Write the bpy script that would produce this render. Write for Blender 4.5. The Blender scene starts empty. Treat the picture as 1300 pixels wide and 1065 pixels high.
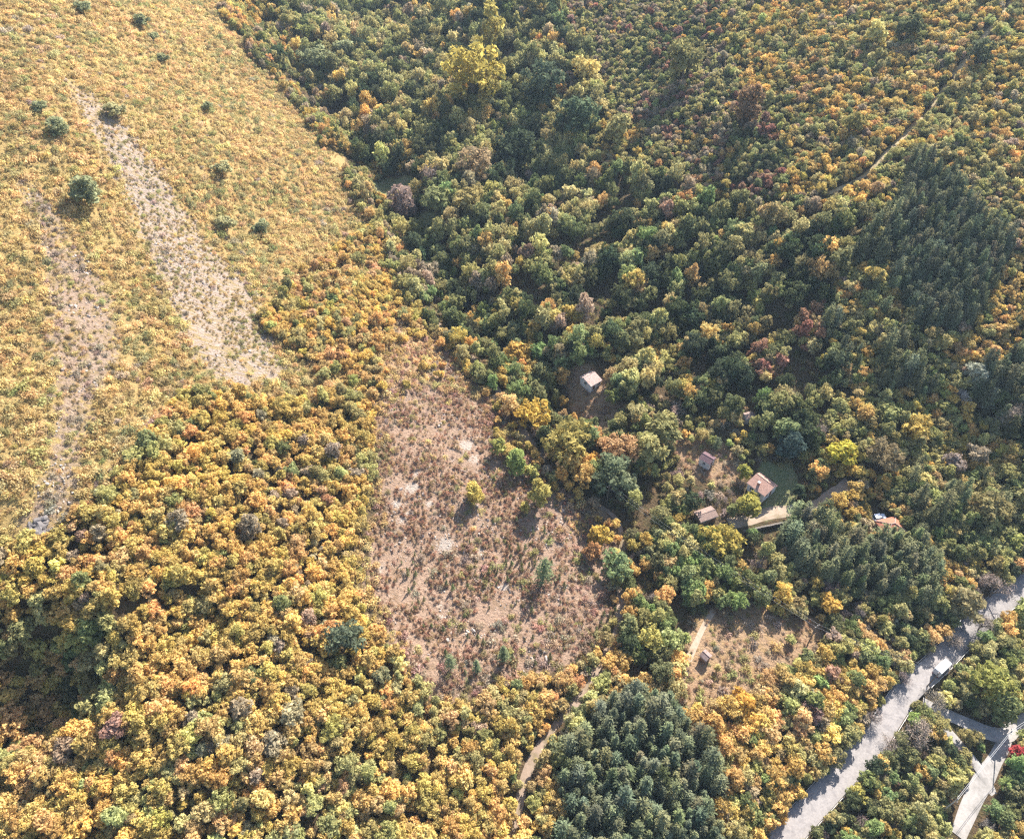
import bpy, math, random
import numpy as np
from mathutils import Vector, Matrix

SC = bpy.context.scene
COL = SC.collection
RNG = np.random.default_rng(11)
random.seed(5)

# ------------------------------------------------------------------ camera, world, sun, exposure
CAM_H, PITCH, FPX = 170.0, math.radians(43.0), 900.0
cd = bpy.data.cameras.new('camera')
cd.sensor_fit = 'HORIZONTAL'; cd.sensor_width = 36.0
cd.lens = FPX / 1300.0 * 36.0
cd.shift_y = -45.0 / 1300.0
cd.clip_start = 1.0; cd.clip_end = 3000.0
cam = bpy.data.objects.new('camera', cd); COL.objects.link(cam)
cam.location = (0, 0, CAM_H); cam.rotation_euler = (math.pi / 2 - PITCH, 0, 0)
SC.camera = cam

SUN_EL, SUN_AZ = math.radians(37.0), math.radians(29.0)      # azimuth: clockwise from +Y (the way the camera looks)
W = bpy.data.worlds.new('World'); SC.world = W; W.use_nodes = True
wn = W.node_tree; bg = wn.nodes['Background']
sky = wn.nodes.new('ShaderNodeTexSky'); sky.sky_type = 'NISHITA'; sky.sun_disc = False
sky.sun_elevation = SUN_EL; sky.sun_rotation = SUN_AZ
wn.links.new(sky.outputs[0], bg.inputs['Color']); bg.inputs['Strength'].default_value = 0.10
sl = bpy.data.lights.new('sun', 'SUN'); sl.energy = 5.0; sl.angle = math.radians(0.5); sl.color = (1.0, 0.95, 0.87)
so = bpy.data.objects.new('sun', sl); COL.objects.link(so)
sun_dir = Vector((math.sin(SUN_AZ) * math.cos(SUN_EL), math.cos(SUN_AZ) * math.cos(SUN_EL), math.sin(SUN_EL)))
so.rotation_euler = sun_dir.to_track_quat('Z', 'Y').to_euler(); so.location = sun_dir * 300
SC.view_settings.view_transform = 'Standard'; SC.view_settings.look = 'None'
SC.view_settings.exposure = 1.75; SC.view_settings.gamma = 1.0
SC.cycles.use_denoising = False; SC.cycles.pixel_filter_type = 'BLACKMAN_HARRIS'; SC.cycles.filter_width = 1.3; SC.cycles.max_bounces = 6

# ------------------------------------------------------------------ helpers: photo pixel <-> world
SP, CP = math.sin(PITCH), math.cos(PITCH)
def rays(px, py):
    dx = (np.asarray(px, float) - 650.0) / FPX; dy = (np.asarray(py, float) - 487.5) / FPX
    return np.stack([dx, CP - dy * SP, -SP - dy * CP], -1)
def project(x, y, z):
    x = np.asarray(x, float); y = np.asarray(y, float); v = np.asarray(z, float) - CAM_H
    d = y * CP - v * SP
    u = y * SP + v * CP
    d = np.where(d < 1, 1, d)
    return 650 + FPX * x / d, 487.5 - FPX * u / d, d

CTRL = [  # (photo x, photo y, height in metres) 
 (0,0,100),(150,0,88),(300,0,62),(420,0,46),(560,0,52),(720,0,60),(900,0,70),(1100,0,77),(1300,0,83),
 (0,150,86),(150,150,74),(300,120,54),(400,130,38),(560,130,38),(720,150,37),(900,150,48),(1100,120,60),(1300,150,62),
 (0,300,73),(200,300,57),(350,300,41),(480,300,27),(600,280,25),(750,280,24),(900,280,31),(1100,270,44),(1300,300,44),
 (0,450,63),(200,450,49),(350,450,38),(480,430,28),(560,420,19),(700,420,16),(850,420,18),(1000,420,23),(1150,400,30),(1300,430,29),
 (0,600,56),(200,600,45),(350,600,34),(480,600,24),(600,600,16),(680,560,11),(760,560,9),(900,560,10),(1050,560,13),(1200,560,15),(1300,560,15),
 (0,750,46),(200,750,38),(350,750,30),(500,750,19),(650,720,11),(780,720,5),(900,700,5),(1050,700,5),(1200,680,5),(1300,680,3),
 (0,900,33),(150,900,31),(300,900,27),(450,900,19),(600,900,12),(700,900,8),(800,900,6),(950,880,4),(1050,900,1.5),(1150,870,0),(1300,760,0),
 (0,1065,26),(300,1065,20),(600,1065,8),(800,1065,4),(1000,1065,0),(1200,1000,-3),(1300,950,-4),(1300,1065,-5)]
_c = np.array(CTRL, float)
_r = rays(_c[:, 0], _c[:, 1]); _t = (CAM_H - _c[:, 2]) / -_r[:, 2]
_X = np.stack([_r[:, 0] * _t, _r[:, 1] * _t], -1); _Z = _c[:, 2]
_X = np.vstack([_X, [(-420, 250), (-420, 700), (0, 850), (500, 850), (620, 400), (520, 60), (-330, -60), (120, -60)]])
_Z = np.append(_Z, [110, 135, 110, 125, 75, 4, 50, -4])
def _phi(r2): return r2 * np.log(r2 + 1e-9) * 0.5
_sc = 100.0
_A = _X / _sc
_K = _phi(((_A[:, None] - _A[None]) ** 2).sum(-1)) + np.eye(len(_A)) * 0.004
_P = np.hstack([np.ones((len(_A), 1)), _A])
_w = np.linalg.solve(np.block([[_K, _P], [_P.T, np.zeros((3, 3))]]), np.append(_Z, [0, 0, 0]))

def vnoise(x, y, seed):
    xi = np.floor(x).astype(int); yi = np.floor(y).astype(int); fx = x - xi; fy = y - yi
    fx = fx * fx * (3 - 2 * fx); fy = fy * fy * (3 - 2 * fy)
    def h(a, b):
        n = (a * 374761393 + b * 668265263 + seed * 974711) & 0xffffffff
        n = ((n ^ (n >> 13)) * 1274126177) & 0xffffffff
        return ((n ^ (n >> 16)) & 0xffff) / 65535.0
    return (h(xi, yi) * (1 - fx) + h(xi + 1, yi) * fx) * (1 - fy) + (h(xi, yi + 1) * (1 - fx) + h(xi + 1, yi + 1) * fx) * fy - 0.5
def fbm(x, y, s, seed):
    return vnoise(x / s, y / s, seed) + 0.5 * vnoise(x * 2 / s, y * 2 / s, seed + 1) + 0.25 * vnoise(x * 4 / s, y * 4 / s, seed + 2)

GX0, GX1, GY0, GY1, GS = -430.0, 640.0, -70.0, 900.0, 2.0
gx = np.arange(GX0, GX1 + .1, GS); gy = np.arange(GY0, GY1 + .1, GS)
MX, MY = np.meshgrid(gx, gy)
def tps(x, y):
    out = np.empty(x.size); q = np.stack([x.ravel(), y.ravel()], -1) / _sc
    for i in range(0, len(q), 20000):
        b = q[i:i + 20000]
        out[i:i + 20000] = _phi(((b[:, None] - _A[None]) ** 2).sum(-1)) @ _w[:-3] + _w[-3] + b @ _w[-2:]
    return out.reshape(x.shape)
HZ = np.clip(tps(MX, MY), -8, 150)
HZ += 3.2 * fbm(MX, MY, 46.0, 3) * np.clip((HZ + 2) / 18, 0, 1) + 0.5 * fbm(MX, MY, 7.0, 9)

def height(x, y):
    fx = np.clip((np.asarray(x, float) - GX0) / GS, 0, len(gx) - 1.001); fy = np.clip((np.asarray(y, float) - GY0) / GS, 0, len(gy) - 1.001)
    i = fx.astype(int); j = fy.astype(int); a = fx - i; b = fy - j
    return (HZ[j, i] * (1 - a) + HZ[j, i + 1] * a) * (1 - b) + (HZ[j + 1, i] * (1 - a) + HZ[j + 1, i + 1] * a) * b
def hit(px, py, lift=0.0):
    """where the line of sight through a photo pixel meets the ground (or a level lift metres above it)"""
    d = rays(px, py); n = d.shape[:-1]; t = np.full(n, 40.0); done = np.zeros(n, bool)
    for k in range(1100):
        x, y, z = d[..., 0] * t, d[..., 1] * t, CAM_H + d[..., 2] * t
        under = z < height(x, y) + lift
        done |= under
        t = np.where(done, t, t + 0.8)
        if done.all(): break
    lo, hi = t - 0.8, t
    for k in range(12):
        m = (lo + hi) / 2
        u = CAM_H + d[..., 2] * m < height(d[..., 0] * m, d[..., 1] * m) + lift
        hi = np.where(u, m, hi); lo = np.where(u, lo, m)
    return d[..., 0] * hi, d[..., 1] * hi
def G(px, py, lift=0.0):
    x, y = hit(np.array(px, float), np.array(py, float), lift)
    return Vector((float(x), float(y), float(height(x, y))))

_ph = (MY * math.cos(math.radians(25)) - MX * math.sin(math.radians(25))) / 15.0 * 6.283 + 2.2 * fbm(MX, MY, 40.0, 401)
HZ += 1.1 * np.sin(_ph) * np.exp(-(((MX - 60) / 75) ** 2 + ((MY - 235) / 70) ** 2) ** 2)
# dips and banks
def bump(px, py, r, h):
    global HZ
    p = G(px, py); HZ = HZ + h * np.exp(-(((MX - p.x) ** 2 + (MY - p.y) ** 2) / (r * r)) ** 1.4)
bump(62, 858, 9.5, -9.5); bump(128, 782, 8, 3.5); bump(10, 905, 8, -3.5)
bump(250, 790, 6.5, -4.5)
bump(470, 25, 26, -9.0); bump(660, 215, 22, -6.0); bump(500, 255, 12, -4.0); bump(880, 400, 24, -6.0); bump(1215, 545, 16, -5.0)
bump(640, 30, 22, 8.0)

def path_world(pts, step=1.5):
    P = [G(*p) for p in pts]; out = []
    for k in range(len(P) - 1):
        p0 = P[max(k - 1, 0)]; p1 = P[k]; p2 = P[k + 1]; p3 = P[min(k + 2, len(P) - 1)]
        n = max(2, int((p2 - p1).length / step))
        for s in range(n):
            t = s / n
            q = 0.5 * ((2 * p1) + (p2 - p0) * t + (2 * p0 - 5 * p1 + 4 * p2 - p3) * t * t + (3 * p1 - p0 - 3 * p2 + p3) * t ** 3)
            out.append((q.x, q.y))
    out.append((P[-1].x, P[-1].y))
    return np.array(out)
ROAD = path_world([(985, 1075), (1080, 972), (1112, 936), (1150, 880), (1192, 840), (1235, 796), (1290, 750), (1350, 705), (1420, 650)])
SIDE_A = path_world([(1172, 892), (1196, 905), (1222, 916), (1250, 928), (1274, 934), (1290, 922), (1330, 900)])
SIDE_B = path_world([(1176, 898), (1198, 922), (1222, 950), (1244, 978), (1262, 1010)])
SIDE_C = path_world([(1276, 930), (1270, 950), (1258, 972), (1240, 1005), (1215, 1060)])
TRACK = path_world([(505, 330), (512, 372), (560, 415), (600, 455), (640, 508), (668, 552), (702, 594), (745, 632), (782, 660), (790, 705), (788, 760), (778, 812), (750, 864), (718, 905), (688, 945), (668, 985), (650, 1060)])
TRACK_TOP = path_world([(1285, 0), (1270, 20), (1215, 90), (1160, 160), (1130, 190), (1098, 222), (1050, 247)])
TRACK_SHED = path_world([(905, 775), (893, 795), (885, 812), (872, 840)])
DRIVE = path_world([(925, 665), (950, 660), (975, 652), (1003, 648), (1030, 645), (1058, 628), (1080, 612)])
def dist_path(x, y, P):
    x = np.asarray(x, float); y = np.asarray(y, float); shp = x.shape; q = np.stack([x.ravel(), y.ravel()], -1)
    best = np.full(len(q), 1e9); idx = np.zeros(len(q), int)
    lo = P.min(0) - 14; hi = P.max(0) + 14
    near = np.where(((q > lo) & (q < hi)).all(-1))[0]
    for i in range(0, len(near), 20000):
        nn = near[i:i + 20000]
        d = ((q[nn][:, None] - P[None]) ** 2).sum(-1); idx[nn] = d.argmin(1); best[nn] = np.sqrt(d.min(1))
    return best.reshape(shp), idx.reshape(shp)
def sm(a, b, v):
    t = np.clip((v - a) / (b - a), 0, 1); return t * t * (3 - 2 * t)
GULLY = path_world([(322, 15), (402, 108), (472, 200), (532, 300), (580, 372), (652, 440), (718, 522)])
HZ -= 6.0 * np.exp(-(dist_path(MX, MY, GULLY)[0] / 9.0) ** 2)
def flatten(P, half, soft, drop, smooth):
    """level the ground across a path so the way lies in a shallow cut or on a bank"""
    global HZ
    z = height(P[:, 0], P[:, 1]); k = np.ones(smooth) / smooth
    z = np.convolve(np.pad(z, smooth // 2, mode='edge'), k, 'valid')[:len(P)]
    d, i = dist_path(MX, MY, P)
    w = 1 - sm(half, half + soft, d)
    HZ = HZ * (1 - w) + (z[i] - drop) * w
    return z
Z_ROAD = flatten(ROAD, 4.0, 5, 0.12, 21)
Z_SA = flatten(SIDE_A, 2.8, 3, 0.08, 11); Z_SB = flatten(SIDE_B, 2.4, 3, 0.08, 11); Z_SC = flatten(SIDE_C, 3.4, 3, 0.08, 11)
Z_TR = flatten(TRACK, 1.8, 2.5, 0.07, 9); Z_TT = flatten(TRACK_TOP, 2.2, 3, 0.07, 9)
Z_SH = flatten(TRACK_SHED, 1.8, 2, 0.07, 7); Z_DR = flatten(DRIVE, 2.6, 2, 0.07, 7)

# ------------------------------------------------------------------ materials
def mat(name):
    m = bpy.data.materials.new(name); m.use_nodes = True; nt = m.node_tree; nt.nodes.clear()
    out = nt.nodes.new('ShaderNodeOutputMaterial')
    return m, nt, out
def N(nt, kind, **kw):
    n = nt.nodes.new(kind)
    for k, v in kw.items():
        if k.startswith('i_'):
            key = k[2:]; key = int(key) if key.isdigit() else key.replace('_', ' ')
            n.inputs[key].default_value = v
        else: setattr(n, k, v)
    return n
def mixc(nt, fac, a, b, mode='MIX'):
    m = nt.nodes.new('ShaderNodeMix'); m.data_type = 'RGBA'; m.blend_type = mode
    for sock, v in ((0, fac), (6, a), (7, b)):
        if hasattr(v, 'is_linked') or isinstance(v, bpy.types.NodeSocket): nt.links.new(v, m.inputs[sock])
        elif sock == 0: m.inputs[0].default_value = v
        else: m.inputs[sock].default_value = (*v, 1) if len(v) == 3 else v
    return m.outputs[2]
def mth(nt, op, a, b=0.0, c=None, clamp=False):
    m = nt.nodes.new('ShaderNodeMath'); m.operation = op; m.use_clamp = clamp
    for k, v in enumerate((a, b) if c is None else (a, b, c)):
        if isinstance(v, bpy.types.NodeSocket): nt.links.new(v, m.inputs[k])
        else: m.inputs[k].default_value = v
    return m.outputs[0]
def noise(nt, scale, detail=4, rough=0.6, vec=None):
    n = N(nt, 'ShaderNodeTexNoise', i_Scale=scale, i_Detail=detail, i_Roughness=rough)
    if vec is not None: nt.links.new(vec, n.inputs['Vector'])
    return n.outputs['Fac']
def pbr(name, col, rough=0.8, var=0.15, scale=1.5, metal=0.0, bump_s=0.0, spec=0.3):
    m, nt, out = mat(name); b = N(nt, 'ShaderNodeBsdfPrincipled', i_Roughness=rough, i_Metallic=metal)
    b.inputs['Specular IOR Level'].default_value = spec
    tc = N(nt, 'ShaderNodeTexCoord').outputs['Object']
    f = noise(nt, scale, 5, 0.65, tc)
    dark = tuple(c * (1 - var) for c in col); lite = tuple(min(1, c * (1 + var)) for c in col)
    nt.links.new(mixc(nt, f, dark, lite), b.inputs['Base Color'])
    if bump_s:
        bp = N(nt, 'ShaderNodeBump', i_Strength=bump_s, i_Distance=0.1); nt.links.new(noise(nt, scale * 6, 4, .6, tc), bp.inputs['Height']); nt.links.new(bp.outputs[0], b.inputs['Normal'])
    nt.links.new(b.outputs[0], out.inputs[0]); return m
def leaf_mat(name, trans=0.3, lo=0.62, hi=1.3, warm=(1.12, 0.92, 0.75)):
    m, nt, out = mat(name)
    a = N(nt, 'ShaderNodeAttribute', attribute_type='INSTANCER', attribute_name='tint').outputs['Color']
    l = N(nt, 'ShaderNodeAttribute', attribute_type='GEOMETRY', attribute_name='lv').outputs['Fac']
    l2 = N(nt, 'ShaderNodeAttribute', attribute_type='GEOMETRY', attribute_name='lh').outputs['Fac']
    val = mth(nt, 'MULTIPLY_ADD', l, hi - lo, lo)
    cc = N(nt, 'ShaderNodeCombineColor'); [nt.links.new(val, cc.inputs[k]) for k in range(3)]
    c1 = mixc(nt, 1.0, a, cc.outputs[0], 'MULTIPLY')
    c2 = mixc(nt, 1.0, c1, warm, 'MULTIPLY')
    c = mixc(nt, l2, c1, c2)
    d = N(nt, 'ShaderNodeBsdfDiffuse'); t = N(nt, 'ShaderNodeBsdfTranslucent'); mx = N(nt, 'ShaderNodeMixShader'); mx.inputs[0].default_value = trans
    nt.links.new(c, d.inputs[0]); nt.links.new(c, t.inputs[0]); nt.links.new(d.outputs[0], mx.inputs[1]); nt.links.new(t.outputs[0], mx.inputs[2])
    nt.links.new(mx.outputs[0], out.inputs[0]); return m
M_LEAF = leaf_mat('leaves', 0.46, .58, 1.42, (1.03, .97, .92)); M_NEEDLE = leaf_mat('needles', 0.15, 0.6, 1.35, (1.0, 1.0, 0.9)); M_GRASS = leaf_mat('dry_grass_blades', 0.35, 0.6, 1.3, (1.05, .9, .85))
M_TWIG = leaf_mat('bare_twigs', 0.0, 0.7, 1.25, (1.05, .95, .95))
M_BARK = pbr('bark', (.12, .095, .075), .95, .3, 3.0)

# ------------------------------------------------------------------ linking and tagging
def tag(o, label=None, cat=None, group=None, kind=None):
    if label: o['label'] = label
    if cat: o['category'] = cat
    if group: o['group'] = group
    if kind: o['kind'] = kind
    return o
def empty(name, loc, rz=0.0, label=None, cat=None, group=None):
    o = bpy.data.objects.new(name, None); COL.objects.link(o); o.location = loc; o.rotation_euler = (0, 0, rz)
    o.empty_display_size = 0.5
    return tag(o, label, cat, group)
class MB:
    def __init__(s): s.v = []; s.f = []
    def add(s, vs, fs):
        k = len(s.v); s.v += [tuple(p) for p in vs]; s.f += [tuple(i + k for i in f) for f in fs]; return s
    def box(s, x0, y0, z0, x1, y1, z1):
        return s.add([(x0,y0,z0),(x1,y0,z0),(x1,y1,z0),(x0,y1,z0),(x0,y0,z1),(x1,y0,z1),(x1,y1,z1),(x0,y1,z1)],
                     [(0,3,2,1),(4,5,6,7),(0,1,5,4),(1,2,6,5),(2,3,7,6),(3,0,4,7)])
    def prism(s, poly, a, b, axis='x'):
        """extrude a 2-D outline between a and b along an axis"""
        n = len(poly); mk = (lambda t, p: (t, p[0], p[1])) if axis == 'x' else ((lambda t, p: (p[0], t, p[1])) if axis == 'y' else (lambda t, p: (p[0], p[1], t)))
        vs = [mk(a, p) for p in poly] + [mk(b, p) for p in poly]
        return s.add(vs, [tuple(range(n))[::-1], tuple(range(n, 2 * n))] + [(i, (i + 1) % n, n + (i + 1) % n, n + i) for i in range(n)])
    def tube(s, p, q, r0, r1=None, n=8):
        r1 = r0 if r1 is None else r1; p = Vector(p); q = Vector(q); d = (q - p).normalized()
        u = d.orthogonal().normalized(); w = d.cross(u)
        vs = [p + (u * math.cos(6.2832 * k / n) + w * math.sin(6.2832 * k / n)) * r0 for k in range(n)] + [q + (u * math.cos(6.2832 * k / n) + w * math.sin(6.2832 * k / n)) * r1 for k in range(n)]
        return s.add(vs, [(k, (k + 1) % n, n + (k + 1) % n, n + k) for k in range(n)] + [tuple(range(n))[::-1], tuple(range(n, 2 * n))])
    def build(s, name, m, parent=None, bevel=0.0, smooth=False):
        me = bpy.data.meshes.new(name); me.from_pydata(s.v, [], s.f); me.update()
        import bmesh
        b = bmesh.new(); b.from_mesh(me); bmesh.ops.recalc_face_normals(b, faces=b.faces)
        if bevel: bmesh.ops.bevel(b, geom=list(b.edges), offset=bevel, segments=1, affect='EDGES', profile=.7)
        b.to_mesh(me); b.free()
        me.materials.append(m)
        if smooth: me.polygons.foreach_set('use_smooth', [True] * len(me.polygons))
        o = bpy.data.objects.new(name, me); COL.objects.link(o)
        if parent: o.parent = parent
        return o

# ------------------------------------------------------------------ ground
def inside(px, py, poly):
    c = np.zeros(np.shape(px), bool); n = len(poly); j = n - 1
    for i in range(n):
        xi, yi = poly[i]; xj, yj = poly[j]
        c ^= ((yi > py) != (yj > py)) & (px < (xj - xi) * (py - yi) / (yj - yi + 1e-9) + xi)
        j = i
    return c
STRIP_A = [(78,92),(112,108),(150,152),(192,205),(222,250),(262,300),(300,345),(335,392),(352,440),(352,470),(300,490),(262,462),(232,405),(196,345),(178,290),(160,240),(128,185),(95,140)]
STRIP_A2 = [(310,468),(392,458),(390,470),(312,490)]
STRIP_B = [(14,222),(46,232),(70,275),(112,332),(142,372),(152,440),(130,480),(118,525),(98,560),(92,610),(96,650),(60,668),(20,690),(14,660),(50,615),(66,560),(70,500),(60,420),(54,340),(36,270)]
CLEAR = [(500,500),(540,488),(596,498),(628,545),(660,590),(690,610),(742,648),(782,690),(782,770),(758,812),(730,838),(690,850),(640,862),(590,880),(566,892),(530,850),(502,812),(476,760),(462,720),(478,660),(480,600),(478,545)]
CLEAR_LOW = [(470,740),(520,690),(600,690),(690,660),(782,700),(782,770),(758,812),(730,838),(690,850),(640,862),(590,880),(566,892),(530,850),(502,812),(476,760)]
PINKEDGE = [(500,395),(520,400),(560,440),(630,510),(700,596),(780,655),(786,700),(742,648),(690,610),(628,545),(596,498),(540,488),(500,500),(484,540),(470,560),(480,500)]
FIELD = [(868,792),(905,770),(950,762),(1000,772),(1048,792),(1032,832),(985,850),(955,880),(915,905),(872,900),(850,872),(872,840)]
LAWN = [(985,600),(1004,588),(1013,606),(1011,640),(1000,652),(966,660),(948,652),(972,640)]
LAWN2 = [(960,590),(975,580),(990,596),(980,606),(964,604)]
GARDEN1 = [(712,470),(745,462),(775,500),(800,520),(770,548),(728,528)]
GARDEN2 = [(850,560),(890,548),(915,560),(935,575),(950,600),(930,622),(895,612),(865,592)]
YARD5 = [(1100,660),(1120,648),(1130,660),(1124,676),(1104,680)]
DELL1 = [(470,232),(520,220),(545,238),(520,256),(478,250)]
DELL2 = [(525,272),(560,268),(562,290),(535,300),(520,290)]
GX_, GY_, GD_ = project(MX, MY, HZ)
wob = 9 * fbm(MX, MY, 9.0, 31); wob2 = 9 * fbm(MX, MY, 9.0, 57); wobs = 26 * fbm(MX, MY, 12.0, 41) + 14 * vnoise(MX / 3, MY / 3, 45)
PXW, PYW = GX_ + wob, GY_ + wob2
LEFTSCRUB = [(-200,-120),(262,-120),(285,20),(372,118),(440,208),(500,300),(512,372),(505,470),(470,505),(420,492),(330,505),(232,490),(160,590),(70,672),(-200,700)]
mask = {}
def blur(m, n=1):
    m = m.astype(float)
    for k in range(n):
        p = np.pad(m, 1, mode='edge'); m = (p[1:-1,1:-1] * 2 + p[:-2,1:-1] + p[2:,1:-1] + p[1:-1,:-2] + p[1:-1,2:]) / 6
    return m
infront = (GY_ > -200) & (GY_ < 1300)
soil = (inside(GX_ + wobs, PYW, STRIP_A) | inside(PXW, PYW, STRIP_A2)) & infront
soilb = inside(GX_ + wobs, PYW, STRIP_B) & infront
pink = (inside(GX_ + wobs * .8, PYW + wob, CLEAR)) & infront
pedge = (inside(PXW, PYW, PINKEDGE) | inside(PXW, PYW, FIELD) | inside(PXW, PYW, GARDEN1) | inside(PXW, PYW, GARDEN2) | inside(PXW, PYW, YARD5)) & infront
grass = inside(PXW, PYW, LEFTSCRUB) & infront
lawn = (inside(GX_, GY_, LAWN) | inside(GX_, GY_, LAWN2) | inside(PXW, PYW, DELL1) | inside(PXW, PYW, DELL2)) & infront
me = bpy.data.meshes.new('ground')
nx, ny = len(gx), len(gy)
vs = np.stack([MX, MY, HZ], -1).reshape(-1, 3)
ii = (np.arange(ny - 1)[:, None] * nx + np.arange(nx - 1)[None]).ravel()
fs = np.stack([ii, ii + 1, ii + nx + 1, ii + nx], -1)
me.vertices.add(len(vs)); me.vertices.foreach_set('co', vs.ravel().astype('f4'))
me.loops.add(fs.size); me.loops.foreach_set('vertex_index', fs.ravel().astype('i4'))
me.polygons.add(len(fs)); me.polygons.foreach_set('loop_start', np.arange(0, fs.size, 4, dtype='i4'))
me.polygons.foreach_set('use_smooth', np.ones(len(fs), bool)); me.update()
stony = np.zeros_like(MX)
STONY = ((523, 620, 12), (505, 640, 10), (565, 692, 14), (592, 566, 12), (602, 583, 9), (545, 640, 8), (640, 745, 9), (530, 600, 7), (610, 700, 8), (560, 780, 9), (510, 660, 8), (580, 640, 7))
for (x_, y_, r_) in STONY: stony = np.maximum(stony, np.clip(1.4 - np.hypot(GX_ - x_, (GY_ - y_) * 1.2) / r_, 0, 1) * infront)
for nm, (a, b, c) in {'cover_c': (stony, stony * 0, stony * 0), 'cover_a': (blur(grass, 2), blur(soil, 6), blur(soilb, 6)), 'cover_b': (blur(pink, 5), blur(pedge, 3), blur(lawn))}.items():
    at = me.color_attributes.new(nm, 'FLOAT_COLOR', 'POINT')
    at.data.foreach_set('color', np.stack([a, b, c, np.ones_like(a)], -1).astype('f4').ravel())
m, nt, out = mat('ground_cover'); b = N(nt, 'ShaderNodeBsdfPrincipled', i_Roughness=0.95); b.inputs['Specular IOR Level'].default_value = 0.1
pos = N(nt, 'ShaderNodeNewGeometry').outputs['Position']
mp = N(nt, 'ShaderNodeMapping'); nt.links.new(pos, mp.inputs[0]); mp.inputs['Rotation'].default_value = (0, 0, math.radians(-35)); mp.inputs['Scale'].default_value = (0.45, 1.6, 1)
stv = mp.outputs[0]
n_big = noise(nt, .05, 3, .6, pos); n_mid = noise(nt, .35, 5, .65, pos); n_fine = noise(nt, 1.6, 5, .7, pos); n_str = noise(nt, .55, 6, .7, stv)
def three(c1, c2, c3, f1, f2):
    return mixc(nt, f2, mixc(nt, f1, c1, c2), c3)
def ramp(v, a, b):
    r = N(nt, 'ShaderNodeMapRange', i_1=a, i_2=b); r.clamp = True; nt.links.new(v, r.inputs[0]); return r.outputs[0]
litter = three((.05, .038, .022), (.13, .085, .045), (.06, .07, .025), ramp(n_fine, .35, .65), ramp(n_mid, .5, .75))
gr = three((.25, .175, .07), (.37, .265, .105), (.31, .215, .09), ramp(n_fine, .35, .65), ramp(n_big, .4, .65))
so_ = three((.215, .155, .118), (.37, .30, .25), (.26, .19, .095), ramp(n_fine, .35, .65), ramp(n_str, .47, .58))
sb_ = three((.22, .15, .105), (.32, .235, .175), (.23, .165, .08), ramp(n_fine, .35, .65), ramp(n_mid, .48, .62))
pk = three((.225, .145, .10), (.32, .222, .158), (.205, .135, .085), ramp(n_fine, .35, .65), ramp(n_mid, .5, .64))
st_ = N(nt, 'ShaderNodeSeparateColor'); nt.links.new(N(nt, 'ShaderNodeVertexColor', layer_name='cover_c').outputs[0], st_.inputs[0]); st_ = st_.outputs[0]
pale = mth(nt, 'ADD', ramp(noise(nt, .12, 5, .7, pos), .62, .72), ramp(mth(nt, 'ADD', st_, mth(nt, 'MULTIPLY', mth(nt, 'SUBTRACT', n_fine, .5), 2.2)), .5, .8), clamp=True)
pk = mixc(nt, pale, pk, (.35, .29, .24))
pe = three((.25, .16, .10), (.33, .22, .13), (.29, .19, .09), ramp(n_fine, .35, .65), ramp(n_mid, .5, .64))
lw = three((.15, .165, .07), (.21, .21, .095), (.26, .22, .115), ramp(n_fine, .35, .65), ramp(n_mid, .5, .7))
ca = N(nt, 'ShaderNodeVertexColor', layer_name='cover_a').outputs[0]; cb = N(nt, 'ShaderNodeVertexColor', layer_name='cover_b').outputs[0]
sa = N(nt, 'ShaderNodeSeparateColor'); nt.links.new(ca, sa.inputs[0]); sb = N(nt, 'ShaderNodeSeparateColor'); nt.links.new(cb, sb.inputs[0])
def edge(ch, amt=.5):
    v = mth(nt, 'ADD', ch, mth(nt, 'MULTIPLY', mth(nt, 'SUBTRACT', n_mid, .5), amt * 2)); return ramp(v, .35, .6)
c = litter
for ch, cc in ((sa.outputs[0], gr), (sa.outputs[1], so_), (sa.outputs[2], sb_), (sb.outputs[1], pe), (sb.outputs[0], pk), (sb.outputs[2], lw)):
    c = mixc(nt, edge(ch, 1.1 if cc in (so_, sb_, pk) else .5), c, cc)
nt.links.new(c, b.inputs['Base Color'])
bp = N(nt, 'ShaderNodeBump', i_Strength=1.0, i_Distance=.9); nt.links.new(n_fine, bp.inputs['Height']); nt.links.new(bp.outputs[0], b.inputs['Normal'])
nt.links.new(b.outputs[0], out.inputs[0]); me.materials.append(m)
ground = bpy.data.objects.new('ground', me); COL.objects.link(ground); tag(ground, 'wooded valley slopes of leaf litter, dry grass and bare pinkish soil', 'ground', kind='structure')

# ------------------------------------------------------------------ road and tracks
def ribbon(name, P, Z, half, m, label, lift=0.0, wav=0.0, cross=6, cat='road'):
    mb = MB(); n = len(P); T = np.gradient(P, axis=0); T /= np.linalg.norm(T, axis=1)[:, None]; R = np.stack([T[:, 1], -T[:, 0]], -1)
    for i in range(n):
        wl = half + wav * (vnoise(np.array([i * .23]), np.array([3.3]), 71)[0]) * 2; wr = half + wav * (vnoise(np.array([i * .23]), np.array([9.3]), 72)[0]) * 2
        for k in range(cross + 1):
            s = -wl + (wl + wr) * k / cross; q = P[i] + R[i] * s
            mb.v.append((q[0], q[1], Z[i] + lift + (0.03 if 0 < k < cross else -0.05)))
    for i in range(n - 1):
        for k in range(cross):
            a = i * (cross + 1) + k; mb.f.append((a, a + 1, a + cross + 2, a + cross + 1))
    o = mb.build(name, m, smooth=True); return tag(o, label, cat, kind='structure')
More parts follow.
